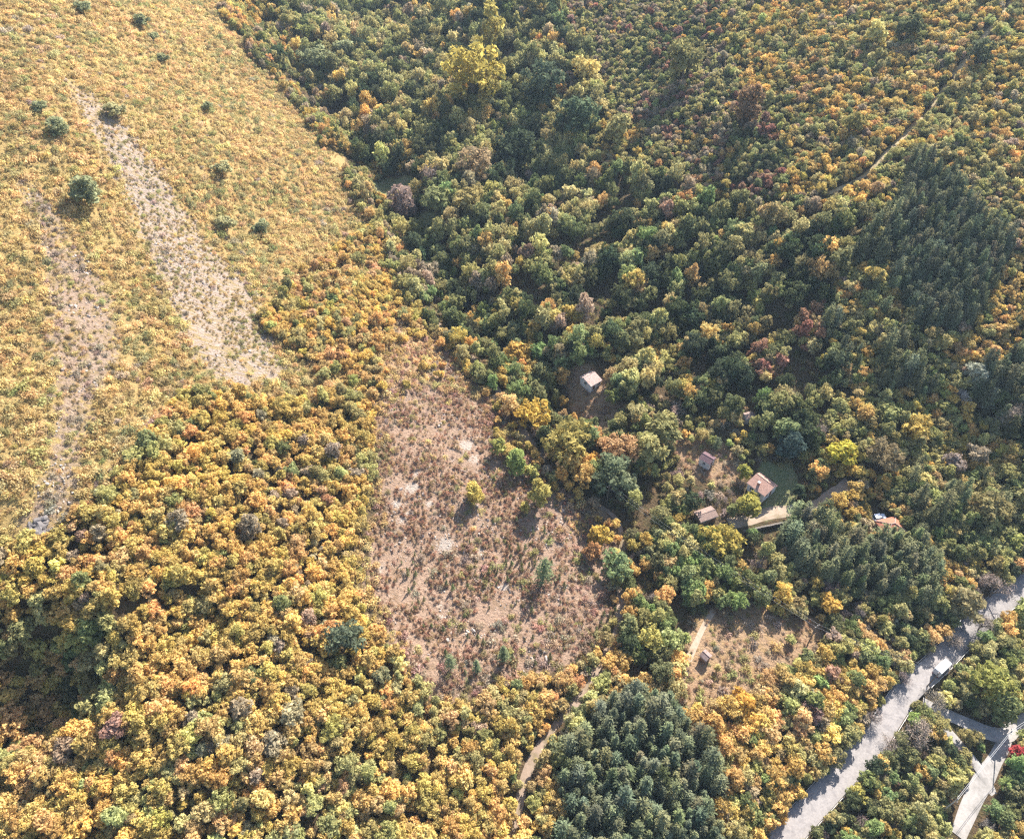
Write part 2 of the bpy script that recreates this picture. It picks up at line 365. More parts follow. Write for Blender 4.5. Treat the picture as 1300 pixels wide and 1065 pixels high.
def way_mat(name, c1, c2, c3, s=.5):
    m, nt, out = mat(name); b = N(nt, 'ShaderNodeBsdfPrincipled', i_Roughness=.9); b.inputs['Specular IOR Level'].default_value = .15
    pos = N(nt, 'ShaderNodeNewGeometry').outputs['Position']
    r1 = N(nt, 'ShaderNodeMapRange', i_1=.35, i_2=.65); nt.links.new(noise(nt, s * 3, 6, .7, pos), r1.inputs[0])
    r2 = N(nt, 'ShaderNodeMapRange', i_1=.48, i_2=.66); nt.links.new(noise(nt, s * .6, 5, .65, pos), r2.inputs[0])
    nt.links.new(mixc(nt, r2.outputs[0], mixc(nt, r1.outputs[0], c1, c2), c3), b.inputs['Base Color']); nt.links.new(b.outputs[0], out.inputs[0]); return m
M_ROAD = way_mat('worn_asphalt', (.205, .187, .18), (.275, .25, .237), (.175, .16, .157), .9); M_LANE = way_mat('pale_concrete', (.25, .23, .215), (.32, .295, .275), (.20, .185, .17))
M_DIRT = way_mat('dirt', (.26, .195, .14), (.34, .265, .20), (.18, .14, .08)); M_DIRTSHADE = way_mat('dirt_painted_shade', (.20, .145, .105), (.27, .20, .15), (.14, .11, .06))  # darker copy of the dirt: the track's tree shade is painted into its colour
M_BREAK = way_mat('dry_track', (.33, .25, .13), (.38, .29, .17), (.25, .20, .09))
ribbon('road', ROAD, Z_ROAD, 2.6, M_ROAD, 'pale worn asphalt road running diagonally across the lower right', .0)
ribbon('road_turning', SIDE_A, Z_SA, 1.6, M_LANE, 'shaded upper lane leaving the road towards the right', .004, .3)
ribbon('footway', SIDE_B, Z_SB, 1.05, M_LANE, 'narrow pale concrete ramp dropping from the road to the lower right', .01, .1)
ribbon('lane', SIDE_C, Z_SC, 1.6, M_LANE, 'wide sunlit pale lane in the lower right corner', .016, .5)
ribbon('forest_track', TRACK, Z_TR, .95, M_DIRTSHADE, 'dirt track winding down between the pale clearing and the wood', .0, .5)
ribbon('firebreak_track', TRACK_TOP, Z_TT, 1.0, M_BREAK, 'straight pale track climbing the slope at the upper right', .0, .3)
ribbon('garden_path', TRACK_SHED, Z_SH, .75, M_DIRT, 'short curved dirt path above the tiny shed', .0, .3)
ribbon('driveway', DRIVE, Z_DR, 1.9, M_DIRT, 'tan dirt driveway below the tiled cottage', .0, .3)

# ------------------------------------------------------------------ plant shapes (meshes shared by all copies)
def quad_mesh(name, cen, nor, sx, sy, lv, lh, mats, extra=None, up=None):
    """many small leaf-sized faces; extra = (verts, faces) of the woody part"""
    n = len(cen); rg = RNG
    nor = nor / (np.linalg.norm(nor, axis=1)[:, None] + 1e-9)
    ref = rg.normal(size=(n, 3)) if up is None else up + rg.normal(size=(n, 3)) * .25
    u = np.cross(nor, ref); u /= np.linalg.norm(u, axis=1)[:, None] + 1e-9; w = np.cross(nor, u)
    sx = np.broadcast_to(np.asarray(sx), n)[:, None]; sy = np.broadcast_to(np.asarray(sy), n)[:, None]
    V = np.stack([cen - w * sy, cen + u * sx * rg.uniform(.6, 1, (n, 1)) + w * sy * rg.uniform(-.3, .3, (n, 1)), cen + w * sy, cen - u * sx * rg.uniform(.6, 1, (n, 1)) + w * sy * rg.uniform(-.3, .3, (n, 1))], 1).reshape(-1, 3)
    F = [tuple(range(4 * i, 4 * i + 4)) for i in range(n)]
    vl = list(map(tuple, V)); L = np.repeat(lv, 4); H = np.repeat(lh, 4); nl = n
    if extra:
        k = len(vl); vl += [tuple(p) for p in extra[0]]; F += [tuple(i + k for i in f) for f in extra[1]]
        L = np.append(L, np.full(len(extra[0]), .5)); H = np.append(H, np.full(len(extra[0]), .5))
    me = bpy.data.meshes.new(name); me.from_pydata(vl, [], F)
    for mm in mats: me.materials.append(mm)
    if extra: me.polygons.foreach_set('material_index', np.append(np.zeros(nl, int), np.ones(len(F) - nl, int)))
    for nm, arr in (('lv', L), ('lh', H)):
        a = me.attributes.new(nm, 'FLOAT', 'POINT'); a.data.foreach_set('value', np.asarray(arr, 'f4'))
    me.update(); return me
def sph(n):
    v = RNG.normal(size=(n, 3)); return v / np.linalg.norm(v, axis=1)[:, None]
def trunk_geo(h, r, limbs=5, spread=.45):
    mb = MB(); a = RNG.uniform(0, 6.28); mid = (RNG.uniform(-.05, .05), RNG.uniform(-.05, .05), h * .55)
    mb.tube((0, 0, -.25), mid, r, r * .75, 6); top = (mid[0] * 1.5, mid[1] * 1.5, h * 1.05); mb.tube(mid, top, r * .75, r * .3, 5)
    for k in range(limbs):
        t = a + 6.28 * k / limbs + RNG.uniform(-.4, .4); z0 = h * RNG.uniform(.45, .85)
        mb.tube((mid[0], mid[1], z0), (math.cos(t) * spread, math.sin(t) * spread, z0 + h * RNG.uniform(.2, .45)), r * .45, r * .12, 4)
    return mb.v, mb.f
def crown_leaves(nl, per, leaf, flat=1.0, zc=1.15, lob=(.18, .42), ring=.66, lean=0.12):
    C, Nn, S, LV, LH = [], [], [], [], []
    lobes = [(np.zeros(3), .40)]; tries = 0; off = RNG.normal(size=2) * lean
    while len(lobes) < nl and tries < 900:
        tries += 1
        d = sph(1)[0]; q = d * ring * RNG.uniform(.35, 1.28) * np.array([1, 1, flat])
        if q[2] < -.5 * flat: continue
        r = RNG.uniform(*lob) * (1.0 if q[2] > 0 else .85)
        if all(np.linalg.norm(q - c) > .62 * (r + r2) for c, r2 in lobes[1:]): lobes.append((q + np.array([off[0], off[1], 0]) * q[2], r))
    for i, (c, r) in enumerate(lobes):
        d = sph(int(per * (r / .3) ** 1.6)); d = d[d[:, 2] > -.8]
        p = c + d * (r * np.clip(RNG.normal(.96, .17, (len(d), 1)), .5, 1.5)) * np.array([1, 1, .95])
        keep = np.ones(len(p), bool)
        for j, (c2, r2) in enumerate(lobes):
            if j != i: keep &= (np.linalg.norm(p - c2, axis=1) > r2 * .74) | (RNG.random(len(p)) < .10)
        p = p[keep]; d = d[keep]; n = len(p)
        C.append(p + [0, 0, zc]); Nn.append(d * .55 + RNG.normal(size=(n, 3)) * .5 + [0, 0, .42])
        S.append(leaf * np.clip(RNG.lognormal(0, .45, n), .45, 2.4)); lb = RNG.uniform(-.24, .24)
        LV.append(np.clip(.5 + lb + RNG.normal(size=n) * .22, 0, 1)); LH.append(np.clip(RNG.uniform(.1, .7) + RNG.normal(size=n) * .3, 0, 1))
    return tuple(np.concatenate(a) for a in (C, Nn, S, LV, LH))
SHAPES = {}      # kind -> list of (whole mesh, crown mesh, trunk mesh)
def woody_mesh(name, geo):
    me = bpy.data.meshes.new(name); me.from_pydata([tuple(p) for p in geo[0]], [], geo[1]); me.materials.append(M_BARK); me.update(); return me
def add_shape(kind, C, Nn, SX, SY, LV, LH, m, geo, up=None):
    whole = quad_mesh(kind, C, Nn, SX, SY, LV, LH, [m, M_BARK], geo, up)
    crown = quad_mesh(kind + '_crown', C, Nn, SX, SY, LV, LH, [m], None, up)
    SHAPES.setdefault(kind, []).append((whole, crown, woody_mesh(kind + '_trunk', geo)))
for v in range(9):      # round broadleaf
    c = crown_leaves(15 + 3 * (v % 4), 95, .088, flat=RNG.uniform(.75, 1.35), zc=RNG.uniform(1.05, 1.3))
    add_shape('broadleaf', c[0], c[1], c[2] * .8, c[2] * 1.3, c[3], c[4], M_LEAF, trunk_geo(1.1, .07))
for v in range(8):      # big many-lobed broadleaf
    c = crown_leaves(40, 105, .062, flat=RNG.uniform(.8, 1.15), zc=1.2, lob=(.13, .30), ring=.78)
    add_shape('big_broadleaf', c[0], c[1], c[2] * .8, c[2] * 1.3, c[3], c[4], M_LEAF, trunk_geo(1.15, .06, 7))
for v in range(4):      # tall narrow broadleaf
    c = crown_leaves(20, 90, .085, flat=1.9, zc=1.75, lob=(.18, .36), ring=.62)
    add_shape('tall_broadleaf', c[0], c[1], c[2] * .8, c[2] * 1.3, c[3], c[4], M_LEAF, trunk_geo(1.7, .06))
for v in range(5):      # low spreading shrub, several stems
    n = 190; d = sph(n); d[:, 2] = np.abs(d[:, 2]); bl = RNG.normal(size=(5, 2)) * .42; k = RNG.integers(0, 5, n)
    p = d * RNG.uniform(.35, .62, (n, 1)) * [1, 1, 1.15]; p[:, :2] += bl[k]; p[:, 2] += .12
    mb = MB()
    for q in range(5): mb.tube((bl[q, 0] * .3, bl[q, 1] * .3, -.2), (bl[q, 0], bl[q, 1], .55), .03, .012, 4)
    add_shape('shrub', p, d * .6 + RNG.normal(size=(n, 3)) * .5, RNG.uniform(.07, .13, n), RNG.uniform(.12, .22, n), np.clip(.5 + RNG.normal(size=n) * .22, 0, 1), RNG.random(n), M_LEAF, (mb.v, mb.f), np.array([0, 0, 1.0]) + d * .4)
def pine(v, wide, tiers, top_r):
    C, Nn, SX, SY, LV, LH = [], [], [], [], [], []
    for k in range(tiers):
        z = .16 + .82 * k / tiers; prof = wide * ((1 - (z - .16) / .86) ** top_r) * RNG.uniform(.85, 1.1) + .012
        nb = 8 if z < .75 else 6; a0 = RNG.uniform(0, 6.28)
        for b in range(nb):
            a = a0 + 6.28 * b / nb + RNG.uniform(-.25, .25); L = prof * RNG.uniform(.75, 1.15); m = max(3, int(7 * L / wide) + 2)
            lb = RNG.uniform(-.2, .2)
            for q in range(m):
                t = (q + RNG.uniform(.3, .9)) / m; w_ = RNG.normal() * .22 * L * t
                C.append((math.cos(a) * L * t - math.sin(a) * w_, math.sin(a) * L * t + math.cos(a) * w_, z - .10 * L + .22 * L * t + RNG.normal() * .008))
                Nn.append((math.cos(a) * .35 + RNG.normal() * .4, math.sin(a) * .35 + RNG.normal() * .4, .8)); SX.append(.017 * RNG.uniform(.7, 1.3)); SY.append(.033 * RNG.uniform(.7, 1.3)); LV.append(min(1, max(0, .5 + lb + RNG.normal() * .18))); LH.append(RNG.random())
    mb = MB(); mb.tube((0, 0, -.04), (0, 0, .97), .016, .003, 6)
    add_shape('pine', np.array(C), np.array(Nn), np.array(SX), np.array(SY), np.array(LV), np.array(LH), M_NEEDLE, (mb.v, mb.f), np.array([0, 0, .3]) + np.array(C) * [6, 6, 0])
for v in range(3): pine(v, .21, 17, .8)
for v in range(3): pine(v, .27, 15, .55)
def bare(v, dense):
    mb = MB(); tips = []
    def grow(p, d, L, r, lev):
        q = p + d * L; mb.tube(p, q, r, r * .65, 5 if lev < 2 else 3)
        if lev == 4: tips.append((q, d)); return
        nch = (5, 4, 4, 3)[lev]
        for k in range(nch):
            nd = (d * .75 + Vector(RNG.normal(size=3)) * .55 + Vector((0, 0, .16))).normalized()
            s = p.lerp(q, RNG.uniform(.55, 1.0)); grow(s, nd, L * RNG.uniform(.6, .85), r * .55, lev + 1)
    grow(Vector((0, 0, -.1)), Vector((0, 0, 1)), .65, .06, 0)
    C, Nn, Up = [], [], []
    for q, d in tips:
        for k in range(dense): C.append(np.array(q) + RNG.normal(size=3) * .09); Nn.append(RNG.normal(size=3)); Up.append(np.array(d) + RNG.normal(size=3) * .5)
    C = np.array(C); n = len(C)
    add_shape('bare', C, np.array(Nn), np.full(n, .011), RNG.uniform(.06, .13, n), RNG.random(n), RNG.random(n), M_TWIG, (mb.v, mb.f), np.cross(np.array(Up), RNG.normal(size=(n, 3))))
for v in range(4): bare(v, 4)
for v in range(4):       # knee-high young pine
    n = 90; z = RNG.uniform(.1, 1, n); a = RNG.uniform(0, 6.28, n); r = .34 * (1.05 - z) + .03
    p = np.stack([np.cos(a) * r * RNG.uniform(.3, 1, n), np.sin(a) * r * RNG.uniform(.3, 1, n), z], -1)
    mb = MB(); mb.tube((0, 0, -.1), (0, 0, .9), .03, .01, 4)
    add_shape('young_pine', p, np.stack([np.cos(a), np.sin(a), np.full(n, .3)], -1) + RNG.normal(size=(n, 3)) * .4, np.full(n, .05), RNG.uniform(.1, .2, n), np.clip(.5 + RNG.normal(size=n) * .2, 0, 1), RNG.random(n), M_NEEDLE, (mb.v, mb.f), np.array([0, 0, 1.0]) + p * [1, 1, 0])
for v in range(5):       # grass tuft / dry weed
    n = 26; a = RNG.uniform(0, 6.28, n); r = RNG.uniform(0, .45, n); z = RNG.uniform(.25, .55, n)
    p = np.stack([np.cos(a) * r, np.sin(a) * r, z], -1); lean = np.stack([np.cos(a) * .4, np.sin(a) * .4, np.ones(n)], -1)
    C = quad_mesh('tuft', p, np.cross(lean, RNG.normal(size=(n, 3))), RNG.uniform(.035, .07, n), RNG.uniform(.3, .55, n), RNG.random(n), RNG.random(n), [M_GRASS], None, np.cross(lean, RNG.normal(size=(n, 3))))
    SHAPES.setdefault('tuft', []).append((C, C, C))
PROTO = {}
for kind, lst in SHAPES.items():
    cl = bpy.data.collections.new('plant_shapes_' + kind)
    for i, s in enumerate(lst):
        o = bpy.data.objects.new(f'{kind}_{i:02d}', s[0]); cl.objects.link(o)
    PROTO[kind] = cl
def scatter(name, kind, P, rot, scl, idx, tint, label, cat):
    """one object of many plants (kind = stuff)"""
    me = bpy.data.meshes.new(name); me.vertices.add(len(P)); me.vertices.foreach_set('co', np.asarray(P, 'f4').ravel())
    for nm, typ, arr, key in (('rot', 'FLOAT_VECTOR', rot, 'vector'), ('scl', 'FLOAT_VECTOR', scl, 'vector'), ('tint', 'FLOAT_COLOR', np.hstack([tint, np.ones((len(P), 1))]), 'color'), ('idx', 'INT', idx, 'value')):
        a = me.attributes.new(nm, typ, 'POINT'); a.data.foreach_set(key, np.asarray(arr, 'i4' if typ == 'INT' else 'f4').ravel())
    o = bpy.data.objects.new(name, me); COL.objects.link(o)
    ng = bpy.data.node_groups.new('scatter_' + name, 'GeometryNodeTree')
    ng.interface.new_socket('Geometry', in_out='INPUT', socket_type='NodeSocketGeometry'); ng.interface.new_socket('Geometry', in_out='OUTPUT', socket_type='NodeSocketGeometry')
    gi = ng.nodes.new('NodeGroupInput'); go = ng.nodes.new('NodeGroupOutput'); ip = ng.nodes.new('GeometryNodeInstanceOnPoints')
    ci = ng.nodes.new('GeometryNodeCollectionInfo'); ci.inputs['Collection'].default_value = PROTO[kind]; ci.inputs['Separate Children'].default_value = True; ci.inputs['Reset Children'].default_value = True
    def na(nm, t):
        a = ng.nodes.new('GeometryNodeInputNamedAttribute'); a.data_type = t; a.inputs[0].default_value = nm
        return [s for s in a.outputs if s.enabled and s.name == 'Attribute'][0]
    L = ng.links.new
    L(gi.outputs[0], ip.inputs['Points']); L(ci.outputs[0], ip.inputs['Instance']); ip.inputs['Pick Instance'].default_value = True
    L(na('idx', 'INT'), ip.inputs['Instance Index']); L(na('rot', 'FLOAT_VECTOR'), ip.inputs['Rotation']); L(na('scl', 'FLOAT_VECTOR'), ip.inputs['Scale'])
    L(ip.outputs[0], go.inputs[0])
    md = o.modifiers.new('scatter', 'NODES'); md.node_group = ng
    return tag(o, label, cat, kind='stuff')

# ------------------------------------------------------------------ buildings
def roof_mat(name, c1, c2, c3=None, pitch=.28, rough=.75):
    m, nt, out = mat(name); b = N(nt, 'ShaderNodeBsdfPrincipled', i_Roughness=rough); b.inputs['Specular IOR Level'].default_value = .25
    tc = N(nt, 'ShaderNodeTexCoord').outputs['Object']
    n1 = N(nt, 'ShaderNodeMapRange', i_1=.3, i_2=.7); nt.links.new(noise(nt, 3.2, 5, .75, tc), n1.inputs[0])
    n2 = N(nt, 'ShaderNodeMapRange', i_1=.52, i_2=.66); nt.links.new(noise(nt, .9, 4, .7, tc), n2.inputs[0])
    c = mixc(nt, n2.outputs[0], mixc(nt, n1.outputs[0], c1, c2), c3 or c1)
    nt.links.new(c, b.inputs['Base Color'])
    wv = N(nt, 'ShaderNodeTexWave', i_Scale=6.2832 / pitch / 6.2832 * 2, i_Distortion=.4, bands_direction='X'); nt.links.new(tc, wv.inputs[0])
    wv2 = N(nt, 'ShaderNodeTexWave', i_Scale=3.0, i_Distortion=.2, bands_direction='Y', wave_profile='SAW'); nt.links.new(tc, wv2.inputs[0])
    bp = N(nt, 'ShaderNodeBump', i_Strength=.6, i_Distance=.05); nt.links.new(mth(nt, 'ADD', wv.outputs['Fac'], wv2.outputs['Fac']), bp.inputs['Height']); nt.links.new(bp.outputs[0], b.inputs['Normal'])
    nt.links.new(b.outputs[0], out.inputs[0]); return m
M_TILE = roof_mat('terracotta_tiles', (0.340, 0.184, 0.136), (0.422, 0.258, 0.197), (0.272, 0.163, 0.129)); M_PALE = roof_mat('faded_and_lit_tiles', (0.36, 0.235, 0.20), (0.449, 0.354, 0.313), (0.340, 0.224, 0.184))
M_PLUM = roof_mat('plum_roofing', (.10, .055, .065), (.15, .085, .09), (.18, .11, .10)); M_BROWN = roof_mat('weathered_tiles', (0.231, 0.150, 0.122), (0.313, 0.218, 0.177), (0.177, 0.129, 0.116))
M_ORANGE = roof_mat('red_tiles', (0.354, 0.116, 0.068), (0.408, 0.163, 0.095), (0.313, 0.102, 0.068)); M_RUST = roof_mat('rusty_sheet', (0.23, 0.16, 0.14), (0.30, 0.22, 0.195), (0.20, 0.115, 0.085))
M_WHITE = pbr('white_render', (.58, .56, .54), .85, .12, .8); M_GREYW = pbr('grey_render', (.45, .42, .40), .9, .2, .8); M_WOOD = pbr('old_wood', (.20, .14, .10), .9, .3, 2.5)
M_GLASS = pbr('window_glass', (.03, .04, .05), .3, .1, 1, spec=.3); M_FRAME = pbr('painted_frame', (.55, .50, .45), .6, .1); M_DOOR = pbr('brown_door', (.14, .075, .045), .6, .2, 3)
M_BRICK = pbr('chimney_brick', (.34, .17, .12), .9, .3, 5); M_CONC = pbr('concrete', (.42, .40, .38), .9, .2, 1.2, bump_s=.4); M_STONE = pbr('dry_stone', (.17, .145, .125), .95, .4, 2.0, bump_s=.8)
EXCL = []       # (px, py, radius px): keep crowns off what the photo shows uncovered
SHADE = []      # (point, radius m): keep tall crowns from shading what the photo shows in sun
def window(parent, x, y, z, w, h, axis, sgn):
    """a window on a wall face; axis = the wall's normal ('x' or 'y')"""
    f = MB(); g = MB(); t = .07
    def bx(m, a0, a1, z0, z1, d0, d1):
        if axis == 'y': m.box(a0, min(d0, d1), z0, a1, max(d0, d1), z1)
        else: m.box(min(d0, d1), a0, z0, max(d0, d1), a1, z1)
    c = x if axis == 'y' else y; d = (y if axis == 'y' else x)
    d0, d1 = d + .004 * sgn, d + .07 * sgn
    bx(f, c - w/2 - t, c + w/2 + t, z - t, z, d0, d1 + .05 * sgn); bx(f, c - w/2 - t, c + w/2 + t, z + h, z + h + t, d0, d1)
    bx(f, c - w/2 - t, c - w/2, z, z + h, d0, d1); bx(f, c + w/2, c + w/2 + t, z, z + h, d0, d1); bx(f, c - .025, c + .025, z, z + h, d0, d1 - .01 * sgn)
    bx(g, c - w/2, c + w/2, z, z + h, d0, d + .03 * sgn)
    o = f.build('window', M_FRAME, parent); g.build('pane', M_GLASS, o)
def gable_house(name, px, py, yaw, L, Wd, wh, rise, wall_m, roof_m, label, cat, lift=2.2, over=.4, chimney=None, doors=(), windows=(), split=0.5, ridge_m=None):
    p = G(px, py, lift); zs = [height(p.x + a, p.y + b) for a in (-2, 0, 2) for b in (-2, 0, 2)]
    h = empty(name, (p.x, p.y, float(np.mean(zs)) + .15), math.radians(yaw), label, cat)
    x0, x1 = -L/2, L/2; y0, y1 = -Wd/2, Wd/2; ym = y0 + Wd * split
    w = MB(); w.prism([(y0, -2.2), (y1, -2.2), (y1, wh), (ym, wh + rise), (y0, wh)], x0, x1); w.build('wall', wall_m, h)
    r = MB(); th = .16
    def slope(ya, yb):
        s = rise / abs(yb - ya); sg = 1 if yb > ya else -1
        e = yb + sg * over; ze = wh - over * s
        r.prism([(ya, wh + rise + .02), (ya, wh + rise + .02 + th), (e, ze + .02 + th), (e, ze + .02)], x0 - over, x1 + over)
    slope(ym, y0); slope(ym, y1); ro = r.build('roof', roof_m, h)
    rc = MB(); rc.prism([(ym - .16, wh + rise + th - .02), (ym, wh + rise + th + .12), (ym + .16, wh + rise + th - .02)], x0 - over - .02, x1 + over + .02); rc.build('ridge_cap', ridge_m or roof_m, ro)
    f = MB(); f.box(x0 - over - .03, y0 - over - .05, wh - over * rise / (Wd * split) - .06, x1 + over + .03, y0 - over - .004, wh - over * rise / (Wd * split) + .1)
    f.build('gutter', M_FRAME, ro)
    if chimney:
        cx, cy = chimney; c = MB(); zb = wh + rise * (1 - abs(cy - ym) / (Wd * (split if cy < ym else 1 - split)))
        c.box(cx - .3, cy - .3, zb - .3, cx + .3, cy + .3, zb + 1.1); ch = c.build('chimney', M_BRICK, ro)
        c = MB(); c.box(cx - .38, cy - .38, zb + 1.1, cx + .38, cy + .38, zb + 1.2); c.build('chimney_cap', M_CONC, ro)
    for (ax, s, at_, w_, h_) in doors:
        d = MB(); q = (y0 if s < 0 else y1) if ax == 'y' else (x0 if s < 0 else x1)
        if ax == 'y': d.box(at_ - w_/2, min(q, q + .06 * s), .0, at_ + w_/2, max(q, q + .06 * s), h_)
        else: d.box(min(q, q + .06 * s), at_ - w_/2, .0, max(q, q + .06 * s), at_ + w_/2, h_)
        do = d.build('door', M_DOOR, h); k = MB()
        if ax == 'y': k.box(at_ + w_/2 - .16, min(q + .06*s, q + .12*s), 1.0, at_ + w_/2 - .08, max(q + .06*s, q + .12*s), 1.08)
        else: k.box(min(q + .06*s, q + .12*s), at_ + w_/2 - .16, 1.0, max(q + .06*s, q + .12*s), at_ + w_/2 - .08, 1.08)
        k.build('handle', M_FRAME, do)
    for (ax, s, at_, z_, w_, h_) in windows:
        q = (y0 if s < 0 else y1) if ax == 'y' else (x0 if s < 0 else x1)
        window(h, at_ if ax == 'y' else q, q if ax == 'y' else at_, z_, w_, h_, ax, s)
    SHADE.append((p, max(L, Wd) * .55))
    return h, p
# cottage with white walls and a faded roof
h1, p1 = gable_house('cottage', 750, 479, 38, 4.3, 5.2, 2.3, 1.0, M_WHITE, M_PALE, 'white-walled cottage with a faded pink roof standing alone in the overgrown upper garden', 'house', 3.0, .35,
    doors=[('y', -1, -.9, .9, 2.0)], windows=[('y', -1, 1.2, 1.0, 1.0, 1.0), ('x', 1, -1.2, 1.0, .9, 1.0), ('x', 1, 1.2, 1.0, .9, 1.0), ('x', -1, 0, 1.0, 1.0, 1.0)], split=.66)
EXCL += [(750, 480, 17), (737, 505, 12), (760, 500, 8)]
h3, p3 = gable_house('tiled_cottage', 968, 615, -52, 5.6, 5.6, 2.7, 1.05, M_WHITE, M_TILE, 'small cottage with pink terracotta roof and chimney on the mown lawn', 'house', 2.8, .35, chimney=(-.5, -1.4),
    doors=[('x', 1, .5, .9, 2.0)], windows=[('x', 1, -1.4, 1.0, .9, 1.0), ('y', -1, -1.3, 1.0, 1.0, 1.0), ('y', -1, 1.3, 1.0, 1.0, 1.0), ('y', 1, .6, 1.0, 1.1, 1.0)], split=.66)
EXCL += [(968, 614, 19), (985, 628, 14), (1000, 612, 11), (960, 632, 13), (975, 655, 22), (950, 660, 10)]
h2, p2 = gable_house('hut', 898, 582, -42, 3.3, 3.2, 2.5, .6, M_GREYW, M_PLUM, 'small hut with a dark plum roof among garden bushes', 'hut', 2.5, .25, doors=[('x', 1, 0, .8, 1.9)], windows=[('y', -1, 0, 1.1, .8, .8)])
EXCL += [(898, 584, 12), (905, 596, 7)]
h4, p4 = gable_house('shed', 896, 653, 22, 5.2, 3.2, 2.2, .55, M_WOOD, M_BROWN, 'long low shed with a weathered brown tile roof beside the driveway', 'shed', 2.2, .3, doors=[('y', -1, 1.2, 1.0, 1.8)], windows=[('y', -1, -1.2, 1.0, .7, .7)])
EXCL += [(898, 654, 12), (888, 664, 8)]
h6, p6 = gable_house('tool_shed', 896, 832, -50, 1.7, 1.9, 2.0, .35, M_WOOD, M_RUST, 'tiny shed with a pale rusty roof in the dry lower field', 'shed', 2.0, .2, doors=[('x', 1, 0, .7, 1.7)])
EXCL += [(896, 832, 8), (888, 848, 8)]
h7, p7 = gable_house('derelict_hut', 951, 527, 15, 2.6, 2.2, 2.0, .4, M_GREYW, M_RUST, 'derelict pale-roofed hut half hidden at the edge of the dark wood', 'hut', 2.2, .2, doors=[('x', 1, 0, .7, 1.7)])
EXCL += [(951, 527, 6)]
def hip_house(px, py, yaw, L, Wd, wh, rise, label):
    p = G(px, py, 3.2); h = empty('hipped_house', (p.x, p.y, p.z + .15), math.radians(yaw), label, 'house')
    x0, x1, y0, y1 = -L/2, L/2, -Wd/2, Wd/2; w = MB(); w.box(x0, y0, -2, x1, y1, wh); w.build('wall', M_WHITE, h)
    o = .45; rx = L/2 - Wd/2 + .1; r = MB()
    r.add([(x0-o,y0-o,wh-.1),(x1+o,y0-o,wh-.1),(x1+o,y1+o,wh-.1),(x0-o,y1+o,wh-.1),(-rx,0,wh+rise),(rx,0,wh+rise),(x0-o,y0-o,wh+.06),(x1+o,y0-o,wh+.06),(x1+o,y1+o,wh+.06),(x0-o,y1+o,wh+.06)],
          [(0,3,2,1),(0,1,7,6),(1,2,8,7),(2,3,9,8),(3,0,6,9),(6,7,5,4),(8,9,4,5),(7,8,5),(9,6,4)])
    ro = r.build('roof', M_ORANGE, h)
    rc = MB(); z = wh + rise
    for q in ((x0-o,y0-o),(x0-o,y1+o)): rc.tube((q[0], q[1], wh + .08), (-rx, 0, z + .03), .11, .11, 6)
    for q in ((x1+o,y0-o),(x1+o,y1+o)): rc.tube((q[0], q[1], wh + .08), (rx, 0, z + .03), .11, .11, 6)
    rc.tube((-rx, 0, z + .03), (rx, 0, z + .03), .11, .11, 6); rc.build('ridge_cap', M_PALE, ro)  # pale caps on the red roof: sunlight on the ridge put into the colour
    c = MB(); c.box(-1.0, -1.6, wh + .3, -.45, -1.05, z + .7); c.build('chimney', M_BRICK, ro)
    d = MB(); d.box(x0 - .06, -.45, 0, x0, .45, 2.0); d.build('door', M_DOOR, h)
    for at in (-1.6, 1.6): window(h, at, y0, 1.0, 1.1, 1.1, 'y', -1)
    window(h, x0, 1.5, 1.0, .9, 1.0, 'x', -1); window(h, x1, 0, 1.0, 1.0, 1.0, 'x', 1)
    SHADE.append((p, 2.5)); return p
p5 = hip_house(1132, 668, 14, 5.6, 4.8, 2.8, 1.5, 'house with an orange-red hipped roof deep among the trees next to the white car')
EXCL += [(1129, 664, 4), (1116, 656, 7)]
# terrace wall below the driveway: rough blocks
def block_wall(pts, hgt, label):
    a, b = G(*pts[0]), G(*pts[1]); o_ = empty('terrace_wall', a, math.atan2((b - a).y, (b - a).x), label, 'wall'); L = (b - a).xy.length
    mb = MB(); z = -.4; row = 0
    while z < hgt:
        x = -RNG.uniform(0, .4); hh = RNG.uniform(.22, .34)
        while x < L:
            w_ = RNG.uniform(.35, .8); q = RNG.uniform(-.06, .06); zz = (b.z - a.z) * x / L
            mb.box(x, -.22 + q, z + zz, x + w_ - .03, .22 + q, z + zz + hh - .03); x += w_
        z += hh
    mb.build('stonework', M_STONE, o_); 
block_wall([(944, 676), (1000, 664)], .9, 'low dry stone terrace wall below the driveway of the tiled cottage')

# ------------------------------------------------------------------ vehicles
M_VAN = pbr('white_van_paint', (.80, .79, .76), .35, .05, .6, spec=.5); M_CARP = pbr('silver_white_paint', (.74, .75, .78), .25, .04, .6, spec=.6); M_RUB = pbr('rubber', (.02, .02, .02), .9, .2)
M_HUB = pbr('steel_rim', (.35, .35, .36), .35, .1, metal=.8); M_CHAS = pbr('chassis_grey', (.05, .05, .055), .7, .2); M_LAMP = pbr('lamp_glass', (.75, .72, .65), .15, .05, spec=.6); M_TAIL = pbr('red_lens', (.35, .02, .02), .3, .1, spec=.5)
def wheels(root, spots, r, wd):
    for (x, y) in spots:
        e = MB(); e.tube((0, -wd/2, 0), (0, wd/2, 0), r, r, 18); w_ = e.build('wheel', M_RUB, root); w_.location = (x, y, r)
        q = MB(); s = 1 if y > 0 else -1; q.tube((0, s * wd * .42, 0), (0, s * (wd/2 + .02), 0), r * .58, r * .5, 12); q.build('rim', M_HUB, w_)
def road_dir(px, py, P):
    p = G(px, py); d, i = dist_path(np.array([p.x]), np.array([p.y]), P); i = int(i[0]); t = P[min(i + 3, len(P) - 1)] - P[max(i - 3, 0)]
    return p, math.atan2(t[1], t[0]), i
p, ang, i_ = road_dir(1193, 846, ROAD)
rt = np.array([math.sin(ang), -math.cos(ang)]); base = ROAD[i_] + rt * 1.35
